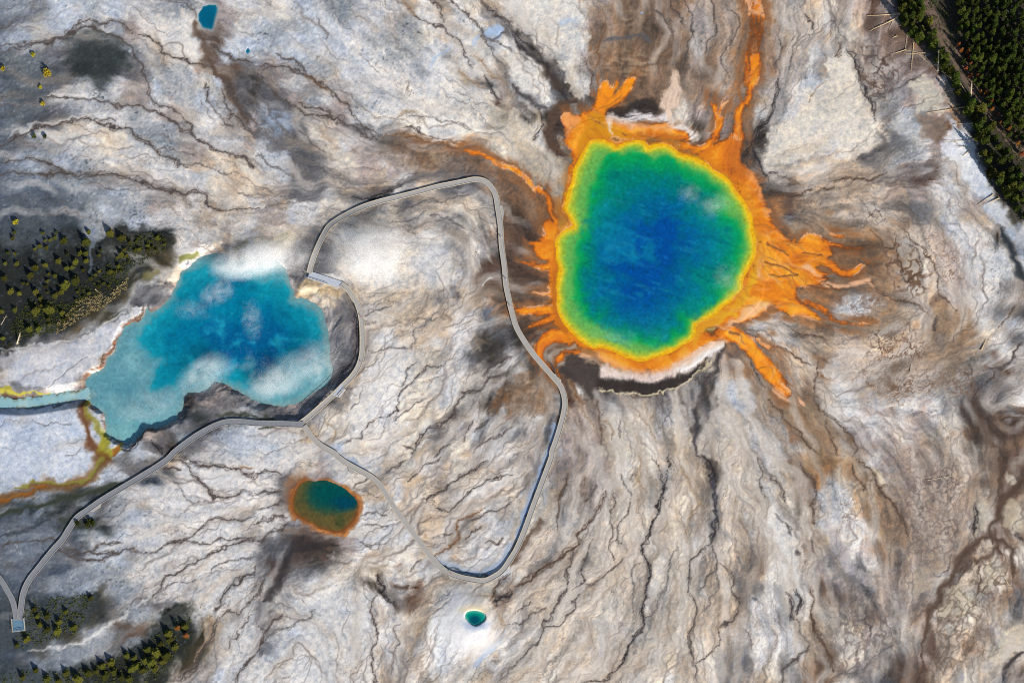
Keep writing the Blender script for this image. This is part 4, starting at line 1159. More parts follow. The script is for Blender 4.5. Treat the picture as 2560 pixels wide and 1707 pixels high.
# ---------------------------------------------------------------- helpers
def lin(c): 
    c = np.asarray(c, np.float32)/255.0
    return np.where(c <= .04045, c/12.92, ((c+.055)/1.055)**2.4)
def L4(*c): return tuple(float(v) for v in lin(c))+(1.0,)
def tag(o, label=None, cat=None, group=None, kind=None):
    if label: o['label'] = label
    if cat: o['category'] = cat
    if group: o['group'] = group
    if kind: o['kind'] = kind
    return o
def link(name, me, parent=None):
    o = bpy.data.objects.new(name, me); COL.objects.link(o)
    if parent: o.parent = parent
    return o
def mat(name, col=None, rough=.8, spec=.3, noise=None, bump=None, rnd=None):
    m = bpy.data.materials.new(name); m.use_nodes = True
    nt = m.node_tree; b = nt.nodes['Principled BSDF']
    b.inputs['Roughness'].default_value = rough; b.inputs['Specular IOR Level'].default_value = spec
    if col: b.inputs['Base Color'].default_value = col
    src = None
    if noise or rnd:
        rgb = nt.nodes.new('ShaderNodeRGB'); rgb.outputs[0].default_value = col; src = rgb.outputs[0]
        tc = nt.nodes.new('ShaderNodeTexCoord')
        if noise:
            sc, amt, c2 = noise
            n = nt.nodes.new('ShaderNodeTexNoise'); n.inputs['Scale'].default_value = sc; n.inputs['Detail'].default_value = 5
            nt.links.new(tc.outputs['Object'], n.inputs['Vector'])
            r = nt.nodes.new('ShaderNodeMapRange'); r.inputs[1].default_value = .35; r.inputs[2].default_value = .7; r.inputs[4].default_value = amt
            nt.links.new(n.outputs[0], r.inputs[0])
            mx = nt.nodes.new('ShaderNodeMix'); mx.data_type = 'RGBA'; mx.inputs[7].default_value = c2
            nt.links.new(r.outputs[0], mx.inputs[0]); nt.links.new(src, mx.inputs[6]); src = mx.outputs[2]
        if rnd:
            oi = nt.nodes.new('ShaderNodeObjectInfo'); hs = nt.nodes.new('ShaderNodeHueSaturation')
            for k, (a, z) in enumerate(rnd):
                r = nt.nodes.new('ShaderNodeMapRange'); r.inputs[3].default_value = a; r.inputs[4].default_value = z
                if k: 
                    ml = nt.nodes.new('ShaderNodeMath'); ml.operation = 'MULTIPLY'; ml.inputs[1].default_value = 7.31+k
                    fr = nt.nodes.new('ShaderNodeMath'); fr.operation = 'FRACT'
                    nt.links.new(oi.outputs['Random'], ml.inputs[0]); nt.links.new(ml.outputs[0], fr.inputs[0]); nt.links.new(fr.outputs[0], r.inputs[0])
                else: nt.links.new(oi.outputs['Random'], r.inputs[0])
                nt.links.new(r.outputs[0], hs.inputs[('Hue', 'Value')[k]])
            nt.links.new(src, hs.inputs['Color']); src = hs.outputs[0]
        nt.links.new(src, b.inputs['Base Color'])
    if bump:
        tc = nt.nodes.new('ShaderNodeTexCoord'); n = nt.nodes.new('ShaderNodeTexNoise'); n.inputs['Scale'].default_value = bump[0]; n.inputs['Detail'].default_value = 4
        bp = nt.nodes.new('ShaderNodeBump'); bp.inputs['Strength'].default_value = bump[1]; bp.inputs['Distance'].default_value = bump[2]
        nt.links.new(tc.outputs['Object'], n.inputs['Vector']); nt.links.new(n.outputs[0], bp.inputs['Height']); nt.links.new(bp.outputs[0], b.inputs['Normal'])
    return m
def attr_mat(name, rough, spec, bump, var=.12):
    m = bpy.data.materials.new(name); m.use_nodes = True; nt = m.node_tree; b = nt.nodes['Principled BSDF']
    b.inputs['Roughness'].default_value = rough; b.inputs['Specular IOR Level'].default_value = spec
    at = nt.nodes.new('ShaderNodeAttribute'); at.attribute_name = 'cover'
    tc = nt.nodes.new('ShaderNodeTexCoord'); n = nt.nodes.new('ShaderNodeTexNoise'); n.inputs['Scale'].default_value = bump[0]; n.inputs['Detail'].default_value = 6; n.inputs['Roughness'].default_value = .65
    nt.links.new(tc.outputs['Object'], n.inputs['Vector'])
    r = nt.nodes.new('ShaderNodeMapRange'); r.inputs[1].default_value = .3; r.inputs[2].default_value = .7; r.inputs[3].default_value = 1-var; r.inputs[4].default_value = 1+var
    nt.links.new(n.outputs[0], r.inputs[0])
    mx = nt.nodes.new('ShaderNodeVectorMath'); mx.operation = 'SCALE'
    nt.links.new(at.outputs['Color'], mx.inputs[0]); nt.links.new(r.outputs[0], mx.inputs['Scale']); nt.links.new(mx.outputs[0], b.inputs['Base Color'])
    bp = nt.nodes.new('ShaderNodeBump'); bp.inputs['Strength'].default_value = bump[1]; bp.inputs['Distance'].default_value = bump[2]
    nt.links.new(n.outputs[0], bp.inputs['Height']); nt.links.new(bp.outputs[0], b.inputs['Normal'])
    return m
def grid_mesh(name, X, Y, Z, C, keep=None):
    """one smooth sheet from 2-D arrays; C is linear colour; keep masks quads"""
    H, W = X.shape
    idx = np.arange(H*W, dtype=np.int32).reshape(H, W)
    q = np.stack([idx[1:, :-1], idx[1:, 1:], idx[:-1, 1:], idx[:-1, :-1]], -1)
    if keep is not None: q = q[keep]
    q = q.reshape(-1, 4)
    co = np.stack([X, Y, Z], -1).reshape(-1, 3).astype(np.float32); C = C.reshape(-1, 3)
    if keep is not None:
        u, q = np.unique(q, return_inverse=True); q = q.reshape(-1, 4).astype(np.int32); co = co[u]; C = C[u]
    me = bpy.data.meshes.new(name)
    me.vertices.add(len(co)); me.vertices.foreach_set('co', co.ravel())
    me.loops.add(q.size); me.loops.foreach_set('vertex_index', q.ravel())
    me.polygons.add(len(q)); me.polygons.foreach_set('loop_start', np.arange(0, q.size, 4, dtype=np.int32))
    me.polygons.foreach_set('use_smooth', np.ones(len(q), bool))
    a = me.attributes.new('cover', 'FLOAT_COLOR', 'POINT')
    a.data.foreach_set('color', np.concatenate([C, np.ones((len(C), 1), np.float32)], 1).astype(np.float32).ravel())
    me.update(calc_edges=True)
    return me
# ---------------------------------------------------------------- terrain
cor = [W3(x, y) for x in (0, SW) for y in (0, SH)]
STEP = .40; MARG = 22
xs = np.arange(min(c.x for c in cor)-MARG, max(c.x for c in cor)+MARG, STEP); ys = np.arange(max(c.y for c in cor)+MARG, min(c.y for c in cor)-MARG, -STEP)
XW, YW = np.meshgrid(xs, ys)
Ri = np.array(ROT.transposed()); rel = np.stack([XW-CAMLOC.x, YW-CAMLOC.y, np.full_like(XW, -CAMLOC.z)], -1) @ Ri.T
PX = (SW/2 + FPX*rel[..., 0]/-rel[..., 2]).astype(np.float32); PY = (SH/2 - FPX*rel[..., 1]/-rel[..., 2]).astype(np.float32)
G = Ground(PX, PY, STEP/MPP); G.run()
# shape the land: basins under the pools, the walls of the crater lake, a sloping shelf to the river
h = G.hgt
dp, dc = G.dpool, G.dcr
flat = sstep(-dp, 0, 60); h *= np.where(dp > -60, .15+.85*flat, 1)
h += np.where(dp > -60, .10*sstep(-dp, 6, 60), 0)           # gentle apron
h -= np.where(dp > -4, .05+2.2*sstep(dp, 0, 60), 0)
wallw = 10+52*sstep(PX, 640, 800)+16*sstep(PY, 780, 660)+26*sstep(PY, 930, 1010)*sstep(PX, 420, 500)
dcl = smooth_line(CRATER, 3, True)
wq = G.win(CRATER, 120); dfull = G.sd(wq, dcl, .6); LAKE_Z = -2.6
t_ = sstep(dfull, -wallw[wq], 1); h[wq] = h[wq]*(1-.5*t_)+(LAKE_Z-.25)*t_*1.0 + np.where(dfull > 0, -2.5*sstep(dfull, 0, 40), 0)
h[wq] += .5*t_*(1-t_)*G.l3[wq]*2
wz = G.win(CANAL, 40); dcn, _ = seg_dist(PX[wz], PY[wz], smooth_line(CANAL, 5)); tc_ = sstep(dcn, 34, 12); h[wz] = h[wz]*(1-tc_)+(LAKE_Z-.05)*tc_
for ring, dep in ((SMALL, .3), (CONE, .9), (TEAL, .4), (TINY, .3)):
    w_ = G.win(ring, 30); d_ = G.sd(w_, ring, .3); top = {0: 0}.get(0)
    h[w_] = np.where(d_ > -14, h[w_]*(1-.85*sstep(d_, -14, 0)), h[w_]) if ring is not CONE else h[w_]
    h[w_] -= dep*sstep(d_, -3, 4)+1.5*sstep(d_, 2, 14)
wc_ = G.win(CONE, 60); dc_ = G.sd(wc_, smooth_line(CONE, 4, True), .2); rim_ = float(np.median(h[wc_][np.abs(dc_+3) < 1.5]))
h[wc_] = np.where(dc_ > -14, h[wc_]*(1-sstep(dc_, -14, -3))+rim_*sstep(dc_, -14, -3), h[wc_]); h[wc_] -= 1.6*sstep(dc_, -2.5, 3)
def ground_z(x, y):
    j = (x-xs[0])/STEP; i = (ys[0]-y)/STEP
    return float(h[int(min(max(i, 0), h.shape[0]-1)), int(min(max(j, 0), h.shape[1]-1))])
ALB = .86
colr = lin(G.rgb)*ALB
def grow(v0, sgn, n=26):
    out = []; d = 1.5; v = v0
    for _ in range(n): v += sgn*d; d *= 1.27; out.append(v)
    return np.array(out)
xo = np.concatenate([grow(xs[0], -1)[::-1], xs, grow(xs[-1], 1)]); yo = np.concatenate([grow(ys[0], 1)[::-1], ys, grow(ys[-1], -1)])
XO, YO = np.meshgrid(xo, yo)
pad = [(26, 26), (26, 26)]
ZO = np.pad(h, pad, mode='edge'); CO = np.pad(colr, pad+[(0, 0)], mode='edge')
out_d = np.maximum(np.maximum(xs[0]-XO, XO-xs[-1]), np.maximum(YO-ys[0], ys[-1]-YO))
f_ = sstep(out_d, 0, 60)[..., None]; CO = CO*(1-f_)+f_*np.array(lin((118, 112, 100)), np.float32)*.8; ZO = ZO*(1-f_[..., 0])
M_ground = attr_mat('sinter_ground', .88, .2, (1.6, .14, .08), .07)
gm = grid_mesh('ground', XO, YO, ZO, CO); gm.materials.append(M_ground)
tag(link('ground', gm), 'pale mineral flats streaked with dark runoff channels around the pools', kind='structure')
# ---------------------------------------------------------------- water
M_water = attr_mat('spring_water', .12, .35, (.9, .08, .05), .04)
def water(name, ring, z, fcol, out, label):
    w = G.win(ring, 40); d = G.sd(w, smooth_line(ring, 4, True), .3)
    c = fcol(w, d)
    k = (d > -out); kq = k[1:, 1:] | k[:-1, 1:] | k[1:, :-1] | k[:-1, :-1]
    me = grid_mesh(name, XW[w], YW[w], np.full(d.shape, z), lin(np.clip(c, 0, 255))*ALB, kq); me.materials.append(M_water)
    return tag(link(name, me), label, kind='structure')
def ramp(c, m, col):
    return c+np.clip(m, 0, 1)[..., None]*(np.array(col, np.float32)-c)
cl1 = .75*fbm(G.H, G.W, 40*G.k, 6, .6)+.6*G.lic(fbm(G.H, G.W, 14*G.k, 4, .7), 5, 1.5); cl2 = fbm(G.H, G.W, 80*G.k, 6, .6); ripple = fbm(G.H, G.W, 5*G.k, 3, .8)
_th = R(18); _sv = (G.fx, G.fy); G.fx = np.full_like(G.fx, math.cos(_th)); G.fy = np.full_like(G.fy, math.sin(_th))   # wind ripples all run one way
wave = G.lic(fbm(G.H, G.W, 9*G.k, 3, .8), 7, 1.2); wave /= wave.std(); G.fx, G.fy = _sv
def c_grand(w, d):
    X, Y = PX[w], PY[w]; n1, n2, fi = cl1[w], cl2[w], ripple[w]
    dd = G.sd(w, smooth_line(POOL_DEEP, 4, True), .7)+1.6*n1+1.2*fi; db = G.sd(w, smooth_line(POOL_BLUE, 4, True), 1)+22*n2+14*n1
    dn = d+1.0*n1+1.2*n2
    c = np.zeros(d.shape+(3,), np.float32)+np.array((232, 178, 20), np.float32)
    c = ramp(c, np.exp(-((dn-2)/1.5)**2)*.5, (250, 224, 130))
    c = ramp(c, sstep(dn, 0, 4), (216, 196, 40)); c = ramp(c, sstep(dn, 2, 11), (168, 188, 56)); c = ramp(c, sstep(dn, 12, 34), (122, 178, 70))
    c = ramp(c, sstep(dd, -44, -6)*sstep(d, 5, 22)*.85, (96, 174, 84))
    north = sstep(Y, 440, 380)
    c = ramp(c, sstep(dd, -7+3*north, 20-10*north), (6, 158, 82))
    c = ramp(c, sstep(dd, 8, 60), (0, 128, 110))
    c = ramp(c, sstep(db, -62, 14), (0, 110, 138))
    c = ramp(c, sstep(db, -14, 80), (0, 76, 150))
    east = sstep(X, 1690, 1830); inn = sstep(dd, 4, 40)
    c = ramp(c, (sstep(n2+.4*n1, .2, 1.8)*.4+.25*east)*inn, (10, 160, 160))
    c = ramp(c, sstep(n1+.3*n2, .6, 2.4)*.26*inn, (60, 176, 192))
    c = ramp(c, sstep(-n1-.3*n2, .3, 2)*.35*inn, (0, 70, 110))
    c = ramp(c, sstep(n2, -.2, .9)*np.exp(-((X-1800)/40.)**2-((Y-520)/34.)**2)*.6, (120, 200, 180))
    south = np.exp(-(((X-1530)/90)**2+((Y-850)/30)**2))
    c = ramp(c, south*.7*sstep(n1, -.8, 1.2)*sstep(d, 10, 24), (128, 196, 130))
    rp = wave[w]; c = ramp(c, sstep(rp, .6, 2.2)*.22*inn, (40, 160, 180)); c = ramp(c, sstep(-rp, .6, 2.2)*.25*inn, (0, 78, 104))
    return c*(1+.05*fi[..., None])
def c_crater(w, d):
    X, Y = PX[w], PY[w]; n1, n2, fi = cl1[w], cl2[w], ripple[w]
    dd = G.sd(w, smooth_line(CRATER_DEEP, 4, True), 1.2)+5*n1+2*fi; db = G.sd(w, smooth_line(CRATER_BLUE, 4, True), 2)+16*n1+20*n2
    c = np.zeros(d.shape+(3,), np.float32)+np.array((96, 152, 164), np.float32)
    c = ramp(c, sstep(Y, 980, 1080)*.6, (132, 186, 184))
    c = ramp(c, sstep(n1+.6*n2, -.6, 1.8)*.45, (140, 188, 188)); c = ramp(c, sstep(-n1, 0, 1.8)*.35, (72, 138, 156))
    c = ramp(c, sstep(X, 520, 640)*.45, (70, 146, 160))
    c = ramp(c, sstep(dd, -22, 10)*.55, (30, 140, 158)); c = ramp(c, sstep(dd, -4, 14)*.85, (0, 134, 156)); c = ramp(c, sstep(dd, 10, 70), (0, 120, 152))
    c = ramp(c, sstep(db, -30, 30)*.85, (0, 86, 136))
    inn = sstep(dd, -4, 20)
    c = ramp(c, sstep(n1+.5*n2, .1, 1.9)*.6*inn, (40, 178, 196)); c = ramp(c, sstep(-n1-.3*n2, .2, 1.7)*.6*inn, (0, 84, 122))
    c = ramp(c, sstep(d+2*n1, 10, -1)*.5, (136, 158, 154))
    return c*(1+.045*fi[..., None])
def c_small(w, d):
    X, Y = PX[w], PY[w]; n1, fi = cl1[w], ripple[w]
    c = np.zeros(d.shape+(3,), np.float32)+np.array((128, 80, 34), np.float32)
    c = ramp(c, sstep(d+2*n1, 0, 11), (92, 82, 44))
    e = np.hypot((X-828)/86, (Y-1234)/58)+.08*n1
    c = ramp(c, sstep(e, 1.15, .5), (44, 78, 56)); c = ramp(c, sstep(e, 1.0, .25), (0, 74, 72))
    c = ramp(c, sstep(np.hypot((X-862)/40, (Y-1258)/22)+.1*n1, 1.2, .3), (0, 66, 84))
    c = ramp(c, sstep(Y, 1256, 1335)*.4, (104, 88, 48))
    c = ramp(c, sstep(np.hypot((X-849)/13, (Y-1302)/17)+.08*n1, 1.2, .7)*.5, (50, 70, 36))
    return c*(1+.06*fi[..., None])
def c_cone(w, d):
    X, Y = PX[w], PY[w]
    c = np.zeros(d.shape+(3,), np.float32)+np.array((70, 170, 146), np.float32)
    c = ramp(c, sstep(d, 1, 7), (0, 142, 124))
    return ramp(c, sstep(np.hypot((X-1188)/20, (Y-1549)/17), 1.1, .3), (0, 76, 94))
def c_teal(w, d):
    c = np.zeros(d.shape+(3,), np.float32)+np.array((70, 130, 150), np.float32)
    return ramp(c, sstep(d, 0, 5), (0, 98, 130))*(1+.05*cl1[w][..., None])
def c_canal(w, d):
    c = np.zeros(d.shape+(3,), np.float32)+np.array((146, 188, 194), np.float32); n = cl1[w]
    c = ramp(c, sstep(n, 0, 1.5)*.6, (186, 208, 200)); c = ramp(c, sstep(-n, .2, 1.5)*.6, (104, 152, 168)); return ramp(c, sstep(d, 5, 0)*.7*sstep(ripple[w]+n, -.5, 1), (120, 122, 96))
water('water', POOL, 0.0, c_grand, 5, 'huge round hot spring, blue centre ringed green and yellow')
water('water', CRATER, LAKE_Z, c_crater, 8, 'steaming turquoise lake in a sunken crater with a milky shelf')
water('water', SMALL, -.12, c_small, 4, 'small oval green pool with an orange rim')
water('water', CONE, rim_-.5, c_cone, 3, 'tiny green pool at the tip of the white cone')
water('water', TEAL, -.15, c_teal, 3, 'small teal pool above the brown seep')
water('water', TINY, -.15, c_teal, 2, 'speck of teal water on the white flats')
cnl = smooth_line(CANAL[1:], 6)
dn = np.gradient(cnl, axis=0); dn /= np.linalg.norm(dn, axis=1)[:, None]; nr = np.stack([-dn[:, 1], dn[:, 0]], 1)
hw = (11+2.2*np.sin(np.arange(len(cnl))*.9)+1.6*np.sin(np.arange(len(cnl))*2.3))[:, None]
water('water', [tuple(p) for p in np.vstack([cnl+nr*hw, (cnl-nr*hw)[::-1]])], LAKE_Z+.16, c_canal, 1, 'milky pale blue outflow channel running off the left of the lake')
# ---------------------------------------------------------------- boardwalk
def ribbon_bm(bm, pts, half, z0, z1, off=0.0):
    """extruded strip along map points (world xy list), from height z0 to z1 above local deck level"""
    p = np.array(pts); d = np.gradient(p[:, :2], axis=0); d /= np.linalg.norm(d, axis=1)[:, None]+1e-9
    n = np.stack([-d[:, 1], d[:, 0]], 1); rows = []
    for i in range(len(p)):
        a = p[i, :2]+n[i]*(off+half); b = p[i, :2]+n[i]*(off-half); z = p[i, 2]
        rows.append([bm.verts.new((*a, z+z0)), bm.verts.new((*b, z+z0)), bm.verts.new((*b, z+z1)), bm.verts.new((*a, z+z1))])
    for r, q in zip(rows[:-1], rows[1:]):
        for k in range(4): bm.faces.new((r[k], r[(k+1) % 4], q[(k+1) % 4], q[k]))
    bm.faces.new(rows[0][::-1]); bm.faces.new(rows[-1])
def bm_mesh(name, bm, m, parent=None, smooth=False):
    bmesh.ops.recalc_face_normals(bm, faces=bm.faces)
    me = bpy.data.meshes.new(name); bm.to_mesh(me); bm.free()
    for k in (m if isinstance(m, (list, tuple)) else [m]): me.materials.append(k)
    if smooth: me.polygons.foreach_set('use_smooth', [True]*len(me.polygons))
    return link(name, me, parent)
M_deck = mat('weathered_planks', L4(164, 160, 154), .85, .2, (.9, .45, L4(138, 136, 134)), (9, .3, .02))
M_pale = mat('pale_plank', L4(214, 200, 172), .85, .2, (2, .4, L4(180, 166, 142)))
M_post = mat('boardwalk_post', L4(150, 130, 104), .9, .2, (2, .4, L4(110, 96, 80)))
M_deckdark = mat('edge_dimmed_planks', L4(128, 130, 134), .8, .2, (.9, .45, L4(104, 108, 114)), (9, .3, .02))  # west arm planks, edge darkening painted into their colour
DECK_H = .5
def walk_pts(traces, dense=6):
    m = []
    for t, q in traces: m += P(t, q)
    m = smooth_line(m, dense)
    out = [m[0]]
    for p in m[1:]:
        if np.hypot(*(p-out[-1])) > 5: out.append(p)
    w = [W3(p[0], p[1], DECK_H) for p in out]
    z = np.array([ground_z(v.x, v.y) for v in w])
    z = np.array([max(ground_z(v.x+dx, v.y+dy) for dx in (-1.1, 0, 1.1) for dy in (-1.1, 0, 1.1)) for v in w])
    if len(z) > 8: z = np.max([z[max(0, 0):]*1, np.convolve(np.pad(z, 6, mode='edge'), np.ones(13)/13, 'valid')], axis=0); z = np.convolve(np.pad(z, 2, mode='edge'), np.ones(5)/5, 'valid')
    return np.array([(v.x, v.y, max(zz, -.3)+DECK_H) for v, zz in zip(w, z)])
WALKS = [
 ('loop', [('11',"330,1360 380,1430 440,1490 540,1550"),('12',"560,12 620,55 700,100 790,150 850,200 900,280 980,400 1070,520 1150,630 1230,730 1300,795 1390,835 1480,855 1570,865 1640,835 1700,790 1761,700"),
   ('22',"40,630 90,510 140,370 200,210 270,20"),('21',"275,1540 310,1440 350,1300 365,1210 355,1140 330,1080 280,1020 220,950 150,870 80,770 30,680 0,580"),('11',"1740,490 1720,390 1710,270 1690,120 1683,0"),
   ('10',"1675,1500 1665,1440 1650,1350 1620,1290 1570,1245 1500,1235 1400,1255 1250,1285 1100,1325 960,1360 840,1390 720,1430 600,1490 510,1550"),('11',"470,40 430,120 390,220 365,310")], 13.5),
 ('crater', [('11',"300,1345 360,1300 440,1230 520,1160 590,1090 660,1020 705,950 728,870 732,780 730,690 722,610 700,530 670,480 630,420 585,385")], 13.5),
 ('west', [('11',"325,1352 150,1345 0,1342"),('01',"1740,1340 1600,1330 1500,1350 1380,1410 1290,1470 1200,1540"),('02',"1140,40 1000,130 850,220 700,310 600,380 530,430 480,500 430,580 350,670 270,770 200,860 160,950 145,1050 133,1135")], 14.5),
 ('river', [('02',"-60,790 0,850 50,930 90,1010 115,1135")], 13.5)]
bw = tag(link('boardwalk', None), 'long grey plank boardwalk looping between the rainbow spring and the steaming lake', 'boardwalk')
WP = {}
for i, (nm, tr, wpx) in enumerate(WALKS):
    p = walk_pts(tr); p[:, 2] += .006*i; WP[nm] = p; hw_ = wpx*MPP/2
    bm = bmesh.new(); ribbon_bm(bm, p, hw_, -.10, 0); bm_mesh('deck', bm, M_deckdark if nm in ('west', 'river') else M_deck, bw)
    bm = bmesh.new()
    for sg in (1, -1): ribbon_bm(bm, p, .07, .004, .16, sg*(hw_-.09))
    bm_mesh('edge_board', bm, M_deck if nm in ('west', 'river') else M_pale, bw)
    bm = bmesh.new(); d_ = np.gradient(p[:, :2], axis=0); d_ /= np.linalg.norm(d_, axis=1)[:, None]
    for k in range(1, len(p)-1, 2):
        n_ = np.array([-d_[k, 1], d_[k, 0]])
        for sg in (1, -1):
            c_ = p[k, :2]+n_*sg*(hw_-.25)
            bmesh.ops.create_cube(bm, size=1, matrix=Matrix.Translation((c_[0], c_[1], p[k, 2]-.102-.85)) @ Matrix.Diagonal((.16, .16, 1.7, 1)))
    o = bm_mesh('support_post', bm, M_post, bw); o['kind'] = 'stuff'
M_deckpale = mat('new_planks', L4(176, 182, 190), .8, .25, (.8, .4, L4(150, 158, 170)), (9, .3, .02))
def platform(t, quad, m=M_deckpale, lift=.02, rails=()):
    c = [W3(*p, DECK_H) for p in P(t, quad)]; z = max(np.mean([ground_z(v.x, v.y) for v in c]), -.3)+DECK_H+lift
    bm = bmesh.new(); a = [bm.verts.new((v.x, v.y, z)) for v in c]; b = [bm.verts.new((v.x, v.y, z-.13)) for v in c]; n = len(c)
    bm.faces.new(a); bm.faces.new(b[::-1])
    for k in range(n): bm.faces.new((a[k], b[k], b[(k+1) % n], a[(k+1) % n]))
    o = bm_mesh('viewing_platform', bm, m, bw)
    for r in rails:
        q = [c[k] for k in r]; pts = []
        for a_, b_ in zip(q[:-1], q[1:]):
            nn = max(2, int((b_-a_).length/1.8)); pts += [a_.lerp(b_, s_/nn) for s_ in range(nn)]
        pts.append(q[-1]); pts = np.array([(v.x, v.y, z) for v in pts])
        bm = bmesh.new(); ribbon_bm(bm, pts, .07, .95, 1.05); ribbon_bm(bm, pts, .04, .48, .56)
        for v in pts: bmesh.ops.create_cube(bm, size=1, matrix=Matrix.Translation((v[0], v[1], v[2]+.475)) @ Matrix.Diagonal((.11, .11, .948, 1)))
        bm_mesh('railing', bm, M_pale, bw)
platform('11', "352,346 372,296 532,348 600,372 588,408 500,392", rails=[(0, 5)])
platform('11', "524,1150 590,1070 616,1112 574,1164", rails=[(2, 3)])
platform('10', "1668,1405 1694,1415 1708,1460 1700,1500 1672,1510", m=M_deck)
platform('12', "628,70 700,110 660,132 640,118", m=M_deck)
platform('12', "1318,812 1400,850 1385,862 1330,850", m=M_deck)
platform('21', "268,1000 300,1000 335,1040 345,1085 330,1100 300,1060", m=M_deck)
platform('02', "84,1128 168,1122 176,1204 92,1216", m=mat('blue_planks', L4(96, 128, 150), .8, .2, (1, .4, L4(76, 104, 124))), lift=.03, rails=[(0, 3, 2, 1)])
platform('02', "596,384 700,330 690,360 640,392", m=M_deck)
# rail along the crater side
pc = WP['crater']; bm = bmesh.new(); sel = pc[2:-2]
ribbon_bm(bm, sel, .07, .95, 1.05, .92)
d_ = np.gradient(sel[:, :2], axis=0); d_ /= np.linalg.norm(d_, axis=1)[:, None]
for k in range(0, len(sel), 2):
    c_ = sel[k, :2]+np.array([-d_[k, 1], d_[k, 0]])*.92
    bmesh.ops.create_cube(bm, size=1, matrix=Matrix.Translation((c_[0], c_[1], sel[k, 2]+.475)) @ Matrix.Diagonal((.11, .11, .948, 1)))
bm_mesh('railing', bm, M_pale, bw)
# ---------------------------------------------------------------- dirt track beside the forest
def drape(name, pts, half, m, label, lift=.12):
    p = smooth_line(pts, 6); w = [W3(*q) for q in p]; a = np.array([(v.x, v.y) for v in w])
    d = np.gradient(a, axis=0); d /= np.linalg.norm(d, axis=1)[:, None]; n = np.stack([-d[:, 1], d[:, 0]], 1)
    bm = bmesh.new(); rows = []
    for i in range(len(a)):
        r = []
        for s_ in np.linspace(-1, 1, 5):
            q = a[i]+n[i]*half*s_*(1+.12*math.sin(i*1.7+s_)); r.append(bm.verts.new((q[0], q[1], ground_z(*q)+lift-.10*s_*s_)))
        rows.append(r)
    for r, q in zip(rows[:-1], rows[1:]):
        for k in range(4): bm.faces.new((r[k], r[k+1], q[k+1], q[k]))
    o = bm_mesh(name, bm, m, None, True); return tag(o, label, kind='structure')
M_dirt = mat('track_dirt', L4(112, 94, 82), .95, .1, (.5, .6, L4(80, 70, 60)), (2, .4, .05))
TRACK = P('30', "1060,-20 1110,90 1180,210 1260,330 1330,450 1420,590 1500,690 1570,800 1650,910 1761,1080")
drape('path', TRACK, 3.2, M_dirt, 'dirt track running along the edge of the pine forest')
# ---------------------------------------------------------------- trees
rnd = random.Random(11)
M_bark = mat('pine_bark', L4(120, 100, 82), .9, .1, (3, .5, L4(80, 66, 54)))
M_dead = mat('bleached_wood', L4(206, 190, 162), .85, .15, (3, .45, L4(160, 142, 118)))
M_log = mat('fallen_wood', L4(214, 190, 146), .85, .15, (2, .45, L4(150, 128, 100)))
def fol(name, c, c2, dv): return mat(name, L4(*c), .75, .15, (1.2, .6, L4(*c2)), None, ((.485, .515), dv))
M_fol = {'pine': fol('pine_needles', (74, 84, 26), (48, 62, 20), (.6, 1.3)), 'gold': fol('yellow_needles', (104, 102, 36), (62, 70, 26), (.4, 1.2)),
         'rust': fol('rusty_needles', (158, 96, 50), (110, 70, 40), (.7, 1.15)), 'bright': fol('bright_leaves', (176, 160, 40), (140, 130, 36), (.85, 1.2)), 'bush': fol('shrub_leaves', (78, 84, 34), (50, 58, 26), (.5, 1.2)), 'straw': fol('straw_twigs', (170, 150, 106), (120, 104, 72), (.7, 1.2))}
def tube(bm, a, b, r0, r1, n=6):
    a, b = Vector(a), Vector(b); d = (b-a).normalized(); u = d.orthogonal().normalized(); v = d.cross(u)
    q = [[bm.verts.new(c+(u*math.cos(k*2*math.pi/n)+v*math.sin(k*2*math.pi/n))*r) for k in range(n)] for c, r in ((a, r0), (b, r1))]
    for k in range(n): bm.faces.new((q[0][k], q[0][(k+1) % n], q[1][(k+1) % n], q[1][k]))
    bm.faces.new(q[0][::-1]); bm.faces.new(q[1])
def leaf(bm, c, d, L, w, up_):
    d = d.normalized(); s_ = d.cross(up_)
    s_ = s_.normalized()*w if s_.length > 1e-4 else Vector((w, 0, 0))
    t_ = up_*w*.25
    bm.faces.new([bm.verts.new(c-s_*.35), bm.verts.new(c+d*L*.45-s_+t_), bm.verts.new(c+d*L), bm.verts.new(c+d*L*.45+s_-t_), bm.verts.new(c+s_*.35)])
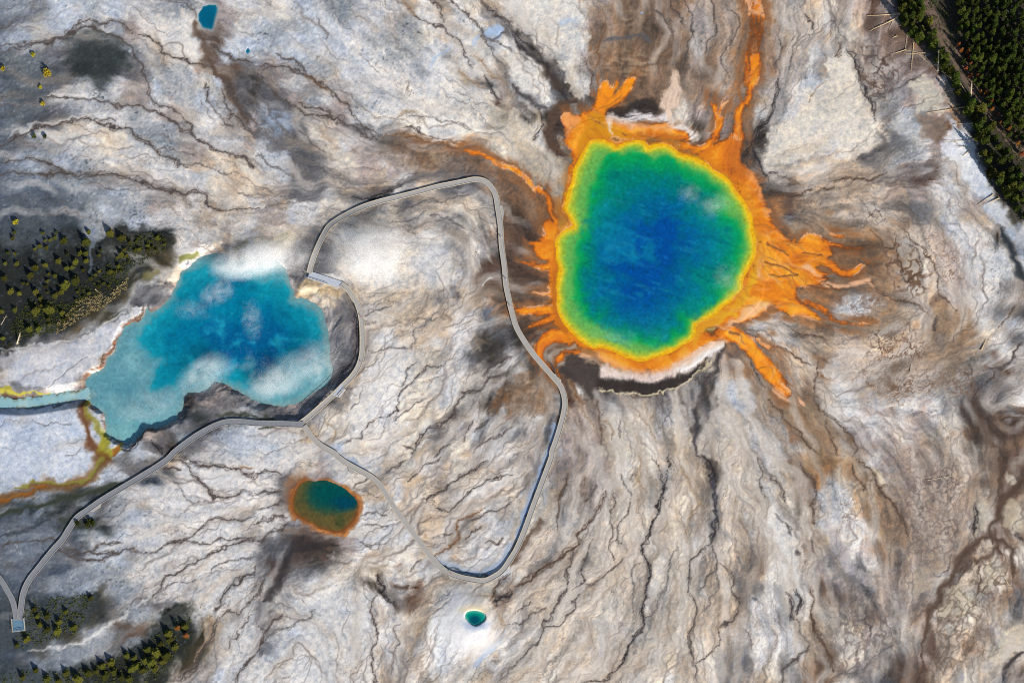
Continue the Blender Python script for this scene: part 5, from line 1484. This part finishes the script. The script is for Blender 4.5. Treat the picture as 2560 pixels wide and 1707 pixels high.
def conifer_mesh(seed, rad, ht, base, kind):
    """unit lodgepole-like conifer: ragged whorls of drooping sprays round a thin trunk"""
    r = random.Random(seed); bm = bmesh.new(); z = base*ht; lean = Vector((r.uniform(-.03, .03), r.uniform(-.03, .03), 0))
    nlev = int(13+ht*.7)
    for lv in range(nlev):
        f = lv/(nlev-1); zz = z+(ht-z)*f; rr = rad*((1-f)**.75*.92+.08)*r.uniform(.75, 1.15)*(.6+.4*min(1, f*5+.4))
        nb = max(4, int(9*(1-.45*f)))
        a0 = r.uniform(0, 6.28)
        for b in range(nb):
            if r.random() < .13: continue
            a = a0+b*6.283/nb+r.uniform(-.3, .3); R_ = rr*r.uniform(.6, 1.12)
            d = Vector((math.cos(a), math.sin(a), r.uniform(-.28, .2))); o = Vector((0, 0, zz))+lean*zz
            for s_ in range(3):
                c = o+d*R_*(.22+.26*s_)+Vector((r.uniform(-.1, .1), r.uniform(-.1, .1), r.uniform(-.1, .15)))*rad*.5
                for q in (-1, 1, 0):
                    dd = Vector((math.cos(a+q*r.uniform(.4, .9)), math.sin(a+q*r.uniform(.4, .9)), r.uniform(-.3, .45)))
                    leaf(bm, c, dd, R_*r.uniform(.3, .5)+.12, .10*rad+.07, Vector((r.uniform(-.5, .5), r.uniform(-.5, .5), 1)).normalized())
    me = bpy.data.meshes.new('crown'); bm.to_mesh(me); bm.free(); me.materials.append(M_fol[kind])
    bt = bmesh.new(); n = 5; top = Vector((0, 0, ht*.97))+lean*ht
    pr = [Vector((0, 0, -.6)), Vector((0, 0, .3)), Vector((0, 0, ht*.5))+lean*ht*.5, top]; rs = [.03*ht**.8+.06, .022*ht**.8+.04, .014*ht**.8+.025, .015]
    for k in range(3): tube(bt, pr[k], pr[k+1], rs[k], rs[k+1], 7)
    for k in range(5):
        zz = r.uniform(.15, .7)*ht; a = r.uniform(0, 6.28); tube(bt, Vector((0, 0, zz))+lean*zz, Vector((math.cos(a)*rad*.5, math.sin(a)*rad*.5, zz+.1))+lean*zz, .035, .012, 4)
    mt = bpy.data.meshes.new('trunk'); bt.to_mesh(mt); bt.free(); mt.materials.append(M_bark)
    return me, mt
def bush_mesh(seed, rad, ht, kind):
    r = random.Random(seed); bm = bmesh.new()
    lob = [(Vector((r.uniform(-.5, .5)*rad, r.uniform(-.5, .5)*rad, ht*r.uniform(.35, .7))), rad*r.uniform(.35, .65)) for _ in range(6)]
    for _ in range(330):
        c, q = r.choice(lob); u = Vector((r.gauss(0, 1), r.gauss(0, 1), r.gauss(.3, .8))).normalized(); p = c+u*q*r.uniform(.5, 1.05)
        if p.z < .05: p.z = r.uniform(.05, .3)
        leaf(bm, p, (u+Vector((r.uniform(-.8, .8), r.uniform(-.8, .8), r.uniform(-.3, .8)))), r.uniform(.2, .42)*rad**.5, .13, u)
    me = bpy.data.meshes.new('crown'); bm.to_mesh(me); bm.free(); me.materials.append(M_fol[kind])
    bt = bmesh.new()
    for k in range(5):
        a = k*1.3+seed; tube(bt, (0, 0, -.3), (math.cos(a)*rad*.5, math.sin(a)*rad*.5, ht*.55), .05, .02, 5)
    mt = bpy.data.meshes.new('stem'); bt.to_mesh(mt); bt.free(); mt.materials.append(M_bark)
    return me, mt
VAR = {k: [conifer_mesh(40+i+100*len(k), 1.0*rd, ht, ba, k) for i, (rd, ht, ba) in enumerate(vs)] for k, vs in
       {'pine': [(2.1, 10, .22), (1.8, 11, .3), (2.4, 9, .2), (1.6, 8, .2), (2.2, 12, .3)], 'gold': [(2.2, 7.5, .15), (2.6, 7, .15), (1.9, 6, .12)], 'rust': [(1.9, 8, .25), (1.6, 9, .3)]}.items()}
VB = {k: [bush_mesh(7+i, 1.0, 1.3, k) for i in range(3)] for k in ('bush', 'gold', 'straw', 'bright')}
def plant(px, py, kind, var, sc, label, cat, group, name, shrub=False, flat=1.0):
    me, mt = (VB if shrub else VAR)[kind][var]; ht = (1.3 if shrub else 8)*sc*flat
    v = W3(px, py, .45*ht); z = ground_z(v.x, v.y)
    t = tag(link(name, None), label, cat, group); t.location = (v.x, v.y, z-.05); t.scale = (sc, sc, sc*flat); t.rotation_euler = (0, 0, rnd.uniform(0, 6.28))
    link('trunk' if not shrub else 'stem', mt, t); link('crown', me, t); return t
GROVE = [(35,581,5),(31,595,5),(108,583,4.5),(141,582,3.5),(136,594,5),(112,601,5),(124,600,5),(158,601,8),(86,622,5.5),(99,615,6),(115,619,5),(220,580,7),(213,604,11),(20,633,4),(38,635,4),(167,635,4.5),(199,633,6),(213,633,8),(145,653,8),(187,654,7),(214,652,8),(12,658,5),(40,659,5.5),(85,668,11),(73,688,9),(112,662,6),(165,670,8),(179,669,6),(207,675,4),(123,686,4),(136,690,6),(186,701,10),(226,695,6),(10,696,8),(57,708,4),(67,709,5),(118,702,5),(160,714,11),(115,717,4),
 (275,584,10),(302,594,9),(324,606,7),(341,606,4),(345,596,4),(379,603,3.5),(392,595,7),(368,614,5),(380,618,4),(253,625,4),(312,625,4),(246,638,6),(302,635,8),(314,640,5),(338,626,4),(347,623,6),(369,625,4.5),(392,626,4),(410,600,4),(412,612,3.5),(295,665,7),(321,653,4),(274,679,6.5),(247,678,5),(239,687,5),(289,679,4),(301,677,3.5),(258,708,5),(248,716,4.5),(271,714,5),(293,643,5),
 (25,728,7),(46,733,8),(87,729,8),(119,732,3),(151,730,9),(137,740,8),(100,746,6),(102,763,6),(86,777,11),(120,773,11),(195,730,4),(222,733,5),(209,741,4),(189,750,5),(153,782,7),(157,800,5),(166,798,4.5),(120,799,6),(36,774,6),(71,822,10),(94,822,8),(2,778,6),(123,811,5),(24,861,4),(6,845,5)]
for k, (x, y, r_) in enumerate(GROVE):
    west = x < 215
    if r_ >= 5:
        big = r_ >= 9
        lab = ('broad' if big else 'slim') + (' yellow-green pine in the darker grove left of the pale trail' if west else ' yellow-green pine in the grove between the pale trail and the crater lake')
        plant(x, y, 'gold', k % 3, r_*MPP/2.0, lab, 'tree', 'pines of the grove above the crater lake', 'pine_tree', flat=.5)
    else:
        plant(x, y, 'gold' if k % 3 else 'bush', k % 3, r_*MPP/.85, 'small rounded shrub among the pines ' + ('left of the pale trail' if west else 'above the crater lake'), 'shrub', 'shrubs in the lakeside grove', 'shrub', True)
LOWER = [(230,1060,6),(320,1110,6),(400,1150,7),(320,1200,7),(390,1210,7),(250,1110,6),(270,1170,6),(180,1270,6),(110,1310,6),(450,1080,5),(500,1190,6),(620,985,6)]
for k, (x, y, r_) in enumerate(LOWER):
    q = P('02', f'{x},{y}')[0]; plant(q[0], q[1], 'gold', k % 3, r_*MPP/1.6, 'dull green pine in the dark patch beside the bluish end platform', 'tree', 'pines by the end platform', 'pine_tree', flat=.5)
SOUTH = [(1150,1230,8),(1220,1190,7),(1270,1180,7),(1280,1240,7),(1160,1270,7),(1070,1360,8),(1140,1380,9),(1040,1430,9),(1000,1410,8),(1010,1340,6),(920,1400,6),(940,1450,7),(900,1470,7),(760,1430,7),(700,1450,7),(600,1500,7),(660,1490,6),(530,1540,8),(400,1555,6),(450,1500,6),(240,1480,6),(830,1530,6),(870,1380,6),(780,1490,6),(1100,1300,6),(1200,1320,6),(980,1480,7),(320,1540,6),(150,1530,6),(1120,1420,6),(1060,1470,7),(720,1520,7),(880,1540,7)]
for k, (x, y, r_) in enumerate(SOUTH):
    q = P('02', f'{x},{y}')[0]; gold = x > 1130 and y < 1300
    plant(q[0], q[1], 'rust' if gold and k % 2 else 'gold', k % 2, r_*MPP/1.6, 'rusty brown pine at the upper end of the bottom corner thicket' if gold and k % 2 else 'olive pine in the thicket along the bottom corner of the flats', 'tree', 'pines of the bottom corner thicket', 'pine_tree', flat=.5)
for k, (x, y, r_, lb) in enumerate([(325,505,9,'bright yellow shrub alone on the mossy grey flats'),(230,375,5,'dim yellow shrub in a dark tuft near the upper braided channel'),(20,470,6,'yellow shrub at the left border above the mossy flats'),(278,602,4,'tiny yellow shrub below the bright yellow one'),(292,715,5,'yellow shrub just under the brown side channel'),(310,938,5,'olive shrub under the long curved channel, the right of a pair'),(235,940,5,'dark shrub under the long curved channel, the left of a pair'),(110,1530,6,'dull yellow shrub at the top edge of the grove')]):
    q = P('00', f'{x},{y}')[0]; plant(q[0], q[1], 'bright' if k not in (5, 6) else 'bush', k % 3, r_*MPP/.8, lb, 'shrub', None, 'shrub', True)
for k, (x, y) in enumerate([(640,470),(600,485),(530,470),(620,455)]):
    q = P('02', f'{x},{y}')[0]; plant(q[0], q[1], 'bush', k % 3, 6*MPP/.9, 'olive shrub in the little thicket under the bend of the boardwalk', 'shrub', 'shrubs under the boardwalk bend', 'shrub', True)
def poly_points(poly, gap, n, jit=1.0, seed=3):
    r = random.Random(seed); p = np.array(poly); out = []; tries = 0
    while len(out) < n and tries < 30000:
        tries += 1; x = r.uniform(p[:, 0].min(), p[:, 0].max()); y = r.uniform(p[:, 1].min(), p[:, 1].max())
        if inside(np.array([[x]]), np.array([[y]]), poly)[0, 0] and all((x-a)**2+(y-b)**2 > gap*gap for a, b in out): out.append((x, y))
    return out
FOREST = [(2398,-14),(2575,-14),(2575,380),(2530,330),(2500,270),(2470,230),(2440,180),(2425,120),(2400,90)]
ROADSIDE = [(2388,100),(2420,130),(2450,200),(2500,290),(2545,350),(2560,400),(2500,310),(2440,215),(2405,160)]
FRINGE = [(2246,-10),(2300,-10),(2330,60),(2350,110),(2385,180),(2420,240),(2450,290),(2520,380),(2575,450),(2575,560),(2540,520),(2490,470),(2470,410),(2440,330),(2405,245),(2370,190),(2335,130),(2290,105),(2255,50)]
fb = bmesh.new()
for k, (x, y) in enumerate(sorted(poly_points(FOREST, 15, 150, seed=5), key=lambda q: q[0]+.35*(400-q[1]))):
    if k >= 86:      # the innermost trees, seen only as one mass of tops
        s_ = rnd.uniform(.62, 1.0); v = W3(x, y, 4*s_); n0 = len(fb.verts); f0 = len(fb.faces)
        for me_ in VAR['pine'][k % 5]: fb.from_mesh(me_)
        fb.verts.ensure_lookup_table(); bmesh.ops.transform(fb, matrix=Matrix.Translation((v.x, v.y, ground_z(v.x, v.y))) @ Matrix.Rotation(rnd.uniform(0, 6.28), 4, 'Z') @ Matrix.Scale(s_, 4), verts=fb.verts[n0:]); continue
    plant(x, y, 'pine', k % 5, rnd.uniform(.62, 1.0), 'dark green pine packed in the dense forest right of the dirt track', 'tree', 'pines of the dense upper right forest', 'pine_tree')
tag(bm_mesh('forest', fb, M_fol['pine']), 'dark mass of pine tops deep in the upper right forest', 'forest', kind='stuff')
for k, (x, y) in enumerate(poly_points(ROADSIDE, 11, 26, seed=8)):
    rust = k % 3 != 0
    plant(x, y, 'rust' if rust else 'pine', k % 2, rnd.uniform(.45, .7), 'small rust-brown dying pine between the dirt track and the dense forest' if rust else 'small green pine between the dirt track and the dense forest', 'tree', 'young pines along the dirt track', 'pine_tree')
for k, (x, y) in enumerate(poly_points(FRINGE, 17, 62, seed=9)):
    plant(x, y, 'pine' if k % 4 else 'gold', k % 3, rnd.uniform(.8, 1.2), ('green' if k % 4 else 'yellow-green') + ' pine in the strip between the pale flats and the dirt track', 'tree', 'pines left of the dirt track', 'pine_tree')
for x, y, sc, lb in [(2292, 30, 1.25, 'tall bright yellow-green pine topping the strip near the upper border'), (2452, 268, 1.25, 'bright yellow-green pine leaning over the dirt track'), (2482, 312, 1.0, 'round bright yellow-green pine by the track below the leaning one'), (2535, 462, 1.2, 'broad yellow-green pine at the lower end of the strip')]:
    plant(x, y, 'gold', 1, sc, lb, 'tree', None, 'pine_tree')
# low undergrowth under the groves (uncountable)
def undergrowth(name, polys, n, kind, label, seed):
    r = random.Random(seed); bm = bmesh.new()
    for poly in polys:
        for x, y in poly_points(poly, 2.2, n, seed=seed):
            v = W3(x, y); z = ground_z(v.x, v.y); q = r.uniform(.25, .9)
            for _ in range(int(9+10*q)):
                u = Vector((r.gauss(0, 1), r.gauss(0, 1), abs(r.gauss(0, .7))+.1)).normalized()
                leaf(bm, Vector((v.x, v.y, z))+u*q*r.uniform(.2, .8), u+Vector((r.uniform(-.5, .5), r.uniform(-.5, .5), .3)), .45*q+.1, .12, Vector((0, 0, 1)))
    return tag(bm_mesh(name, bm, M_fol[kind]), label, 'undergrowth', kind='stuff')
undergrowth('undergrowth', [P('01', "850,60 1100,20 1160,80 1140,150 1000,230 900,300 760,440 560,520 520,420 640,330 800,200"), P('01', "200,500 560,520 520,600 360,720 160,760 60,700")], 420, 'bush', 'tangle of low olive brush along the lower edge of the lakeside grove', 21)
undergrowth('undergrowth', [P('01', "560,480 760,460 880,330 880,420 700,560 560,620 440,700 380,740 400,650")], 260, 'straw', 'strip of dry straw-coloured brush on the bank above the crater lake', 22)
undergrowth('undergrowth', [P('02', "200,1000 620,960 640,1060 520,1240 200,1330 100,1330"), P('02', "0,1568 0,1490 500,1480 900,1380 1200,1140 1330,1080 1300,1260 1150,1450 1050,1568")], 300, 'bush', 'dark brush filling the bottom left thickets', 23)
undergrowth('undergrowth', [[(2300, 0), (2395, 0), (2400, 95), (2440, 190), (2500, 285), (2560, 370), (2560, 430), (2480, 300), (2410, 190), (2350, 90)], FRINGE], 330, 'bush', 'dark grass and brush on the floor of the upper right forest', 24)
# ---------------------------------------------------------------- dead wood
def log(t, q, r_, label, branchy=True, m=M_log, cat='log'):
    a, b = P(t, q); A, B = W3(*a), W3(*b); L = (B-A).length; rr = random.Random(int(a[0]*7+a[1])); ang = math.atan2(B.y-A.y, B.x-A.x)
    bm = bmesh.new(); n = max(4, int(L/2)); prev = None; pts = [Vector((L*k/n, rr.uniform(-.1, .1)*L*.06, r_+.02+rr.uniform(0, .06))) for k in range(n+1)]
    for k in range(n): tube(bm, pts[k], pts[k+1], r_*(1-.75*k/n), r_*(1-.75*(k+1)/n), 8)
    if branchy:
        for _ in range(int(3+L/2)):
            x = rr.uniform(.3, .95)*L; s_ = rr.choice((-1, 1)); l_ = rr.uniform(.4, 1.3); tube(bm, (x, 0, r_), (x+l_*.6, s_*l_, r_+rr.uniform(0, .4)), .05, .015, 4)
        for k in range(5): 
            an = k*1.256; tube(bm, (0, 0, r_), (-.4, math.cos(an)*r_*2.6, max(.05, r_+math.sin(an)*r_*2.6)), r_*.5, .04, 5)
    o = bm_mesh('fallen_log', bm, m); o.location = (A.x, A.y, ground_z(A.x, A.y)+.02); dz = ground_z(B.x, B.y)-ground_z(A.x, A.y)
    o.rotation_euler = (0, -math.atan2(dz, L), ang); return tag(o, label, cat)
LOGS = [('30',"900,100 680,112",.26,'pale log lying level from the forest edge near the upper border'),('30',"885,125 700,215",.26,'pale tan log slanting down left below the level one'),('30',"860,140 830,212",.14,'thin stick crossing the slanting tan log'),('30',"882,250 858,262",.22,'short pale stub of log on the brown flats by the forest'),
 ('30',"955,255 940,370",.16,'thin upright-lying log ending at the crossed logs'),('30',"1000,300 984,490",.22,'long bleached log pointing straight down from the crossed logs'),('30',"945,345 860,372",.2,'short pale log left of the crossed logs'),('30',"1080,366 945,375",.18,'lower log of the crossed pair'),('30',"1080,370 940,345",.14,'upper log of the crossed pair'),
 ('30',"1045,380 1105,440",.16,'dim log slanting into the shade right of the crossed pair'),('30',"1200,495 1290,570",.24,'grey log running from the foot of the white snag'),('30',"1320,570 1420,730",.18,'dark thin log slanting down through the forest shade'),('30',"1420,730 1080,780",.2,'long dark log across the pale flats under the forest'),('30',"1400,850 1270,856",.16,'thin grey log on the flats below the long dark one'),
 ('30',"1390,972 1200,968",.16,'level thin grey log in the shade over white ground'),('30',"1400,1020 1285,1005",.16,'grey log just below the level thin one'),('30',"1382,1040 1340,1080",.2,'short sunlit log slanting at the white bank'),('30',"1545,1340 1440,1415",.18,'thin dark log at the tip of the white bank'),('30',"1585,1365 1510,1402",.26,'bright cream log at the tip of the white bank'),
 ('30',"1480,545 1520,490",.3,'bright yellow log lying in a gap of the dense forest'),('31',"1465,838 1502,770",.26,'lone yellow log on the grey flats far right'),('31',"978,985 986,930",.16,'small yellow stick on the cracked white flats'),('32',"1100,172 1275,142",.12,'very thin long pole on the grey-brown flats'),('32',"1640,870 1682,925",.2,'short white log in the brown seep at the right'),
 ('01',"660,425 700,460",.18,'pale log on the bank under the lakeside grove'),('01',"12,660 46,600",.16,'grey log with a root plate at the left border of the grove'),('02',"1383,1050 1390,1020",.1,'tiny pale stick at the upper tip of the bottom thicket')]
for t, q, r_, lb in LOGS: log(t, q, r_, lb, True, M_log if r_ > .17 else M_dead)
def snag(t, base, tip, ht, label):
    b = P(t, base)[0]; v = W3(*b); tp = W3(*P(t, tip)[0], ht); z = ground_z(v.x, v.y); rr = random.Random(int(b[0]))
    bm = bmesh.new(); top = Vector((tp.x-v.x, tp.y-v.y, ht))
    tube(bm, (0, 0, -.4), (0, 0, .25), .55, .3, 8); tube(bm, (0, 0, .25), top*.5, .3, .18, 8); tube(bm, top*.5, top, .18, .04, 8)
    for k in range(30):
        f = rr.uniform(.25, .95); a = rr.uniform(0, 6.28); l_ = (1.15-f)*rr.uniform(.8, 2.0); p = top*f; tube(bm, p, p+Vector((math.cos(a)*l_, math.sin(a)*l_, -.25*l_)), .06, .015, 4)
    for k in range(6):
        a = k*1.05; tube(bm, (0, 0, .15), (math.cos(a)*1.1, math.sin(a)*1.1, -.1), .22, .06, 5)
    o = bm_mesh('dead_tree', bm, M_dead); o.location = (v.x, v.y, z); return tag(o, label, 'dead tree')
snag('30', '1168,490', '1176,345', 11, 'bleached white standing snag with a flared root at the forest edge')
snag('30', '1395,660', '1402,560', 8, 'thin grey snag beside the dirt track')
snag('01', '120,790', '140,715', 5, 'white broken snag below the left end of the grove')
# ---------------------------------------------------------------- people
M_skin = mat('skin', L4(214, 170, 140), .6, .3, (20, .3, L4(196, 150, 122))); M_hair = mat('dark_hair', L4(52, 40, 34), .6, .3, (20, .4, L4(34, 26, 22)))
def cloth(c): return mat('cloth', L4(*c), .9, .1, (8, .3, L4(*[int(v*.8) for v in c])))
def person(px, py, top, legs, face, label, stride=.12):
    v = W3(px, py, DECK_H); z = max(ground_z(v.x, v.y), -.3)
    near = min((np.hypot(q[0]-v.x, q[1]-v.y), q[2]) for p in WP.values() for q in p)[1]
    root = tag(link('person', None), label, 'person'); root.location = (v.x, v.y, near+.02); root.rotation_euler = (0, 0, face)
    J = [((0, 0, .95), .15), ((0, 0, 1.2), .15), ((0, 0, 1.42), .16), ((0, 0, 1.52), .06), ((0, .02, 1.60), .085), ((0, .02, 1.70), .09),
         ((.1, 0, .9), .1), ((.11, stride, .5), .07), ((.11, stride*.8, .08), .05), ((.11, stride*.8+.15, .04), .04), ((-.1, 0, .9), .1), ((-.11, -stride, .5), .07), ((-.11, -stride*1.3, .08), .05), ((-.11, -stride*1.3+.15, .04), .04),
         ((.2, 0, 1.4), .065), ((.26, -.04, 1.12), .05), ((.25, .1, .9), .036), ((.25, .14, .82), .03), ((-.2, 0, 1.4), .065), ((-.26, .04, 1.12), .05), ((-.25, .14, .9), .036), ((-.25, .18, .82), .03)]
    E = [(0, 1), (1, 2), (2, 3), (3, 4), (4, 5), (0, 6), (6, 7), (7, 8), (8, 9), (0, 10), (10, 11), (11, 12), (12, 13), (2, 14), (14, 15), (15, 16), (16, 17), (2, 18), (18, 19), (19, 20), (20, 21)]
    for sd in (1, -1):
        h0 = 17 if sd == 1 else 21
        for f in range(5):
            x, y, zz = J[h0][0]; k = len(J); J.append(((x+(.02-.016*f if f < 4 else .0), y+(.0 if f < 4 else .035), zz-(.085-.008*abs(f-1.5) if f < 4 else .03)), .009)); E.append((h0, k))
    me = bpy.data.meshes.new('body'); me.from_pydata([j[0] for j in J], E, [])
    o = link('body', me); md = o.modifiers.new('s', 'SKIN'); o.modifiers.new('u', 'SUBSURF').render_levels = 1
    o.modifiers['u'].levels = 1
    for sv_, (c, r_) in zip(me.skin_vertices[0].data, J): sv_.radius = (r_, r_)
    me.skin_vertices[0].data[0].use_root = True
    dg = bpy.context.evaluated_depsgraph_get(); bme = bpy.data.meshes.new_from_object(o.evaluated_get(dg)); bpy.data.objects.remove(o)
    for m in (M_skin, cloth(top), cloth(legs)):
        bme.materials.append(m)
    for p in bme.polygons:
        c = p.center; p.material_index = 2 if c.z < .93 and abs(c.x) < .22 else (1 if c.z < 1.5 and c.z > .88 and not (abs(c.x) > .2 and c.z < .92) else 0); p.use_smooth = True
    link('body', bme, root)
    bm = bmesh.new(); bmesh.ops.create_uvsphere(bm, u_segments=12, v_segments=8, radius=.112, matrix=Matrix.Translation((0, 0, 1.70)) @ Matrix.Diagonal((.95, 1.05, .95, 1)))
    bmesh.ops.delete(bm, geom=[q for q in bm.verts if q.co.z < 1.66 and q.co.y > -.01], context='VERTS'); bm_mesh('hair', bm, M_hair, root, True)
    return root
PEOPLE = [(903.5,793,(196,40,44),(60,60,80),2.6,'person in a red jacket on the curved boardwalk right of the crater lake'),(903,906,(220,220,220),(70,70,76),2.5,'person in a pale top on the boardwalk below the one in red by the lake'),
 (1276.5,766,(206,70,50),(220,214,210),.3,'person in a red top and white trousers on the boardwalk left of the orange fingers'),(1254,595,(224,222,218),(110,112,118),.2,'person in white on the upper stretch of boardwalk left of the rainbow spring'),(1266,700,(228,226,224),(150,150,150),.1,'person in pale clothes midway down the boardwalk left of the rainbow spring'),
 (1127,1432,(206,34,40),(206,60,60),1.2,'person all in red on the bottom bend of the boardwalk'),(1388,936,(150,170,190),(90,100,112),-.6,'person in light blue at the left end of the group at the spring overlook'),(1396.5,944.5,(230,230,230),(40,40,44),-.8,'person in white with black trousers in the middle of the group at the spring overlook'),(1401,950,(232,220,214),(200,196,190),-.7,'person in cream at the right end of the group at the spring overlook'),(117,1386.5,(214,214,214),(120,120,126),2.4,'person in grey on the lower left arm of the boardwalk')]
for a in PEOPLE: person(*a)
# ---------------------------------------------------------------- steam
def steam(px, py, z, rx, ry, rz, dens, label, seed, nscale=1.6, rot=0, thr=.42, focus=None):
    m = bpy.data.materials.new('steam'); m.use_nodes = True; nt = m.node_tree; nt.nodes.clear()
    out = nt.nodes.new('ShaderNodeOutputMaterial'); vol = nt.nodes.new('ShaderNodeVolumePrincipled'); nt.links.new(vol.outputs[0], out.inputs['Volume'])
    vol.inputs['Color'].default_value = (.998, .99, .975, 1); vol.inputs['Anisotropy'].default_value = -0.3
    tc = nt.nodes.new('ShaderNodeTexCoord'); ln = nt.nodes.new('ShaderNodeVectorMath'); ln.operation = 'LENGTH'; nt.links.new(tc.outputs['Object'], ln.inputs[0])
    fr = nt.nodes.new('ShaderNodeMapRange'); fr.interpolation_type = 'SMOOTHSTEP'; fr.inputs[1].default_value = .95; fr.inputs[2].default_value = .1; nt.links.new(ln.outputs['Value'], fr.inputs[0])
    sc = nt.nodes.new('ShaderNodeVectorMath'); sc.operation = 'MULTIPLY'; sc.inputs[1].default_value = (1, ry/rx, rz/rx*1.4); nt.links.new(tc.outputs['Object'], sc.inputs[0])
    n = nt.nodes.new('ShaderNodeTexNoise'); n.noise_dimensions = '4D'; n.inputs['W'].default_value = seed*3.7; n.inputs['Scale'].default_value = nscale; n.inputs['Detail'].default_value = 5; n.inputs['Roughness'].default_value = .68; n.inputs['Distortion'].default_value = 1.0
    nt.links.new(sc.outputs[0], n.inputs['Vector'])
    nr_ = nt.nodes.new('ShaderNodeMapRange'); nr_.inputs[1].default_value = thr; nr_.inputs[2].default_value = thr+.3; nt.links.new(n.outputs[0], nr_.inputs[0])
    a = nt.nodes.new('ShaderNodeMath'); a.operation = 'MULTIPLY'; nt.links.new(fr.outputs[0], a.inputs[0]); nt.links.new(nr_.outputs[0], a.inputs[1])
    b = nt.nodes.new('ShaderNodeMath'); b.operation = 'MULTIPLY'; b.inputs[1].default_value = dens*1.7; nt.links.new(a.outputs[0], b.inputs[0]); 
    src = b.outputs[0]
    if focus:      # thick near one spot, a veil elsewhere
        sb = nt.nodes.new('ShaderNodeVectorMath'); sb.operation = 'SUBTRACT'; sb.inputs[1].default_value = (focus[0], 0, 0); nt.links.new(tc.outputs['Object'], sb.inputs[0])
        ml = nt.nodes.new('ShaderNodeVectorMath'); ml.operation = 'MULTIPLY'; ml.inputs[1].default_value = (1, .45, .3); nt.links.new(sb.outputs[0], ml.inputs[0])
        l2 = nt.nodes.new('ShaderNodeVectorMath'); l2.operation = 'LENGTH'; nt.links.new(ml.outputs[0], l2.inputs[0])
        m2 = nt.nodes.new('ShaderNodeMapRange'); m2.interpolation_type = 'SMOOTHSTEP'; m2.inputs[1].default_value = focus[1]; m2.inputs[2].default_value = .05; m2.inputs[3].default_value = focus[2]; m2.inputs[4].default_value = 1
        nt.links.new(l2.outputs['Value'], m2.inputs[0]); mm = nt.nodes.new('ShaderNodeMath'); mm.operation = 'MULTIPLY'; nt.links.new(src, mm.inputs[0]); nt.links.new(m2.outputs[0], mm.inputs[1]); src = mm.outputs[0]
    nt.links.new(src, vol.inputs['Density'])
    bm = bmesh.new(); bmesh.ops.create_icosphere(bm, subdivisions=3, radius=1); rr = random.Random(seed); ph = [rr.uniform(0, 6.28) for _ in range(6)]
    for v in bm.verts: v.co *= .93+.07*math.sin(3*v.co.x+ph[0])*math.sin(4*v.co.y+ph[1])
    o = bm_mesh('steam', bm, m); z = max(z, rz*1.03+.35 if px > 830 else z); v = W3(px, py, z); o.location = v; o.scale = (rx, ry, rz); o.rotation_euler = (0, 0, R(rot))
    return tag(o, label, 'steam', kind='stuff')
LS = 'wisp of white steam drifting over the crater lake'
for i, a in enumerate([
 (1000,636,5,50,21,5.5,.36,'white steam cloud drifting right from the boardwalk corner, thinning as it goes',2.6,0,.33),
 (622,655,1.5,24,11,4,.5,LS,1.7,10,.36),(690,635,2,24,12,5,.24,LS,1.7,-5,.38),(545,730,1,13,8,3.5,.12,LS,2,30,.42),(630,800,1,7,14,3,.09,LS,2.4,8,.44),(478,775,1,14,7,3,.05,LS,2,-10,.42),
 (512,935,1.5,19,11,4,.16,LS,1.8,30,.38),(682,955,1.5,17,11,4,.22,LS,1.8,10,.38),(740,930,2,20,13,5,.12,LS,1.8,20,.4),(800,905,2,17,15,5,.07,LS,1.8,40,.4),(372,1015,1,23,11,3.5,.08,LS,1.8,10,.42),(600,900,1,26,9,3,.05,LS,2.2,0,.45),(720,600,2,22,14,5,.07,LS,1.7,0,.4),
 (1724,484,2,8,7,3,.06,'small steam puff over the upper right of the rainbow spring',2,0,.4),(1790,512,2,12,8,3,.07,'steam puff by the right rim of the rainbow spring',2,20,.4),(1822,700,2,10,12,3,.05,'steam wisp near the lower right rim of the rainbow spring',2,10,.42)]):
    px, py, z, rx, ry, rz, de, lb, ns, ro, th = a; steam(px, py, z, rx, ry, rz, de, lb, i+1, ns, ro, th, (-.36, .52, .07) if i == 0 else None)
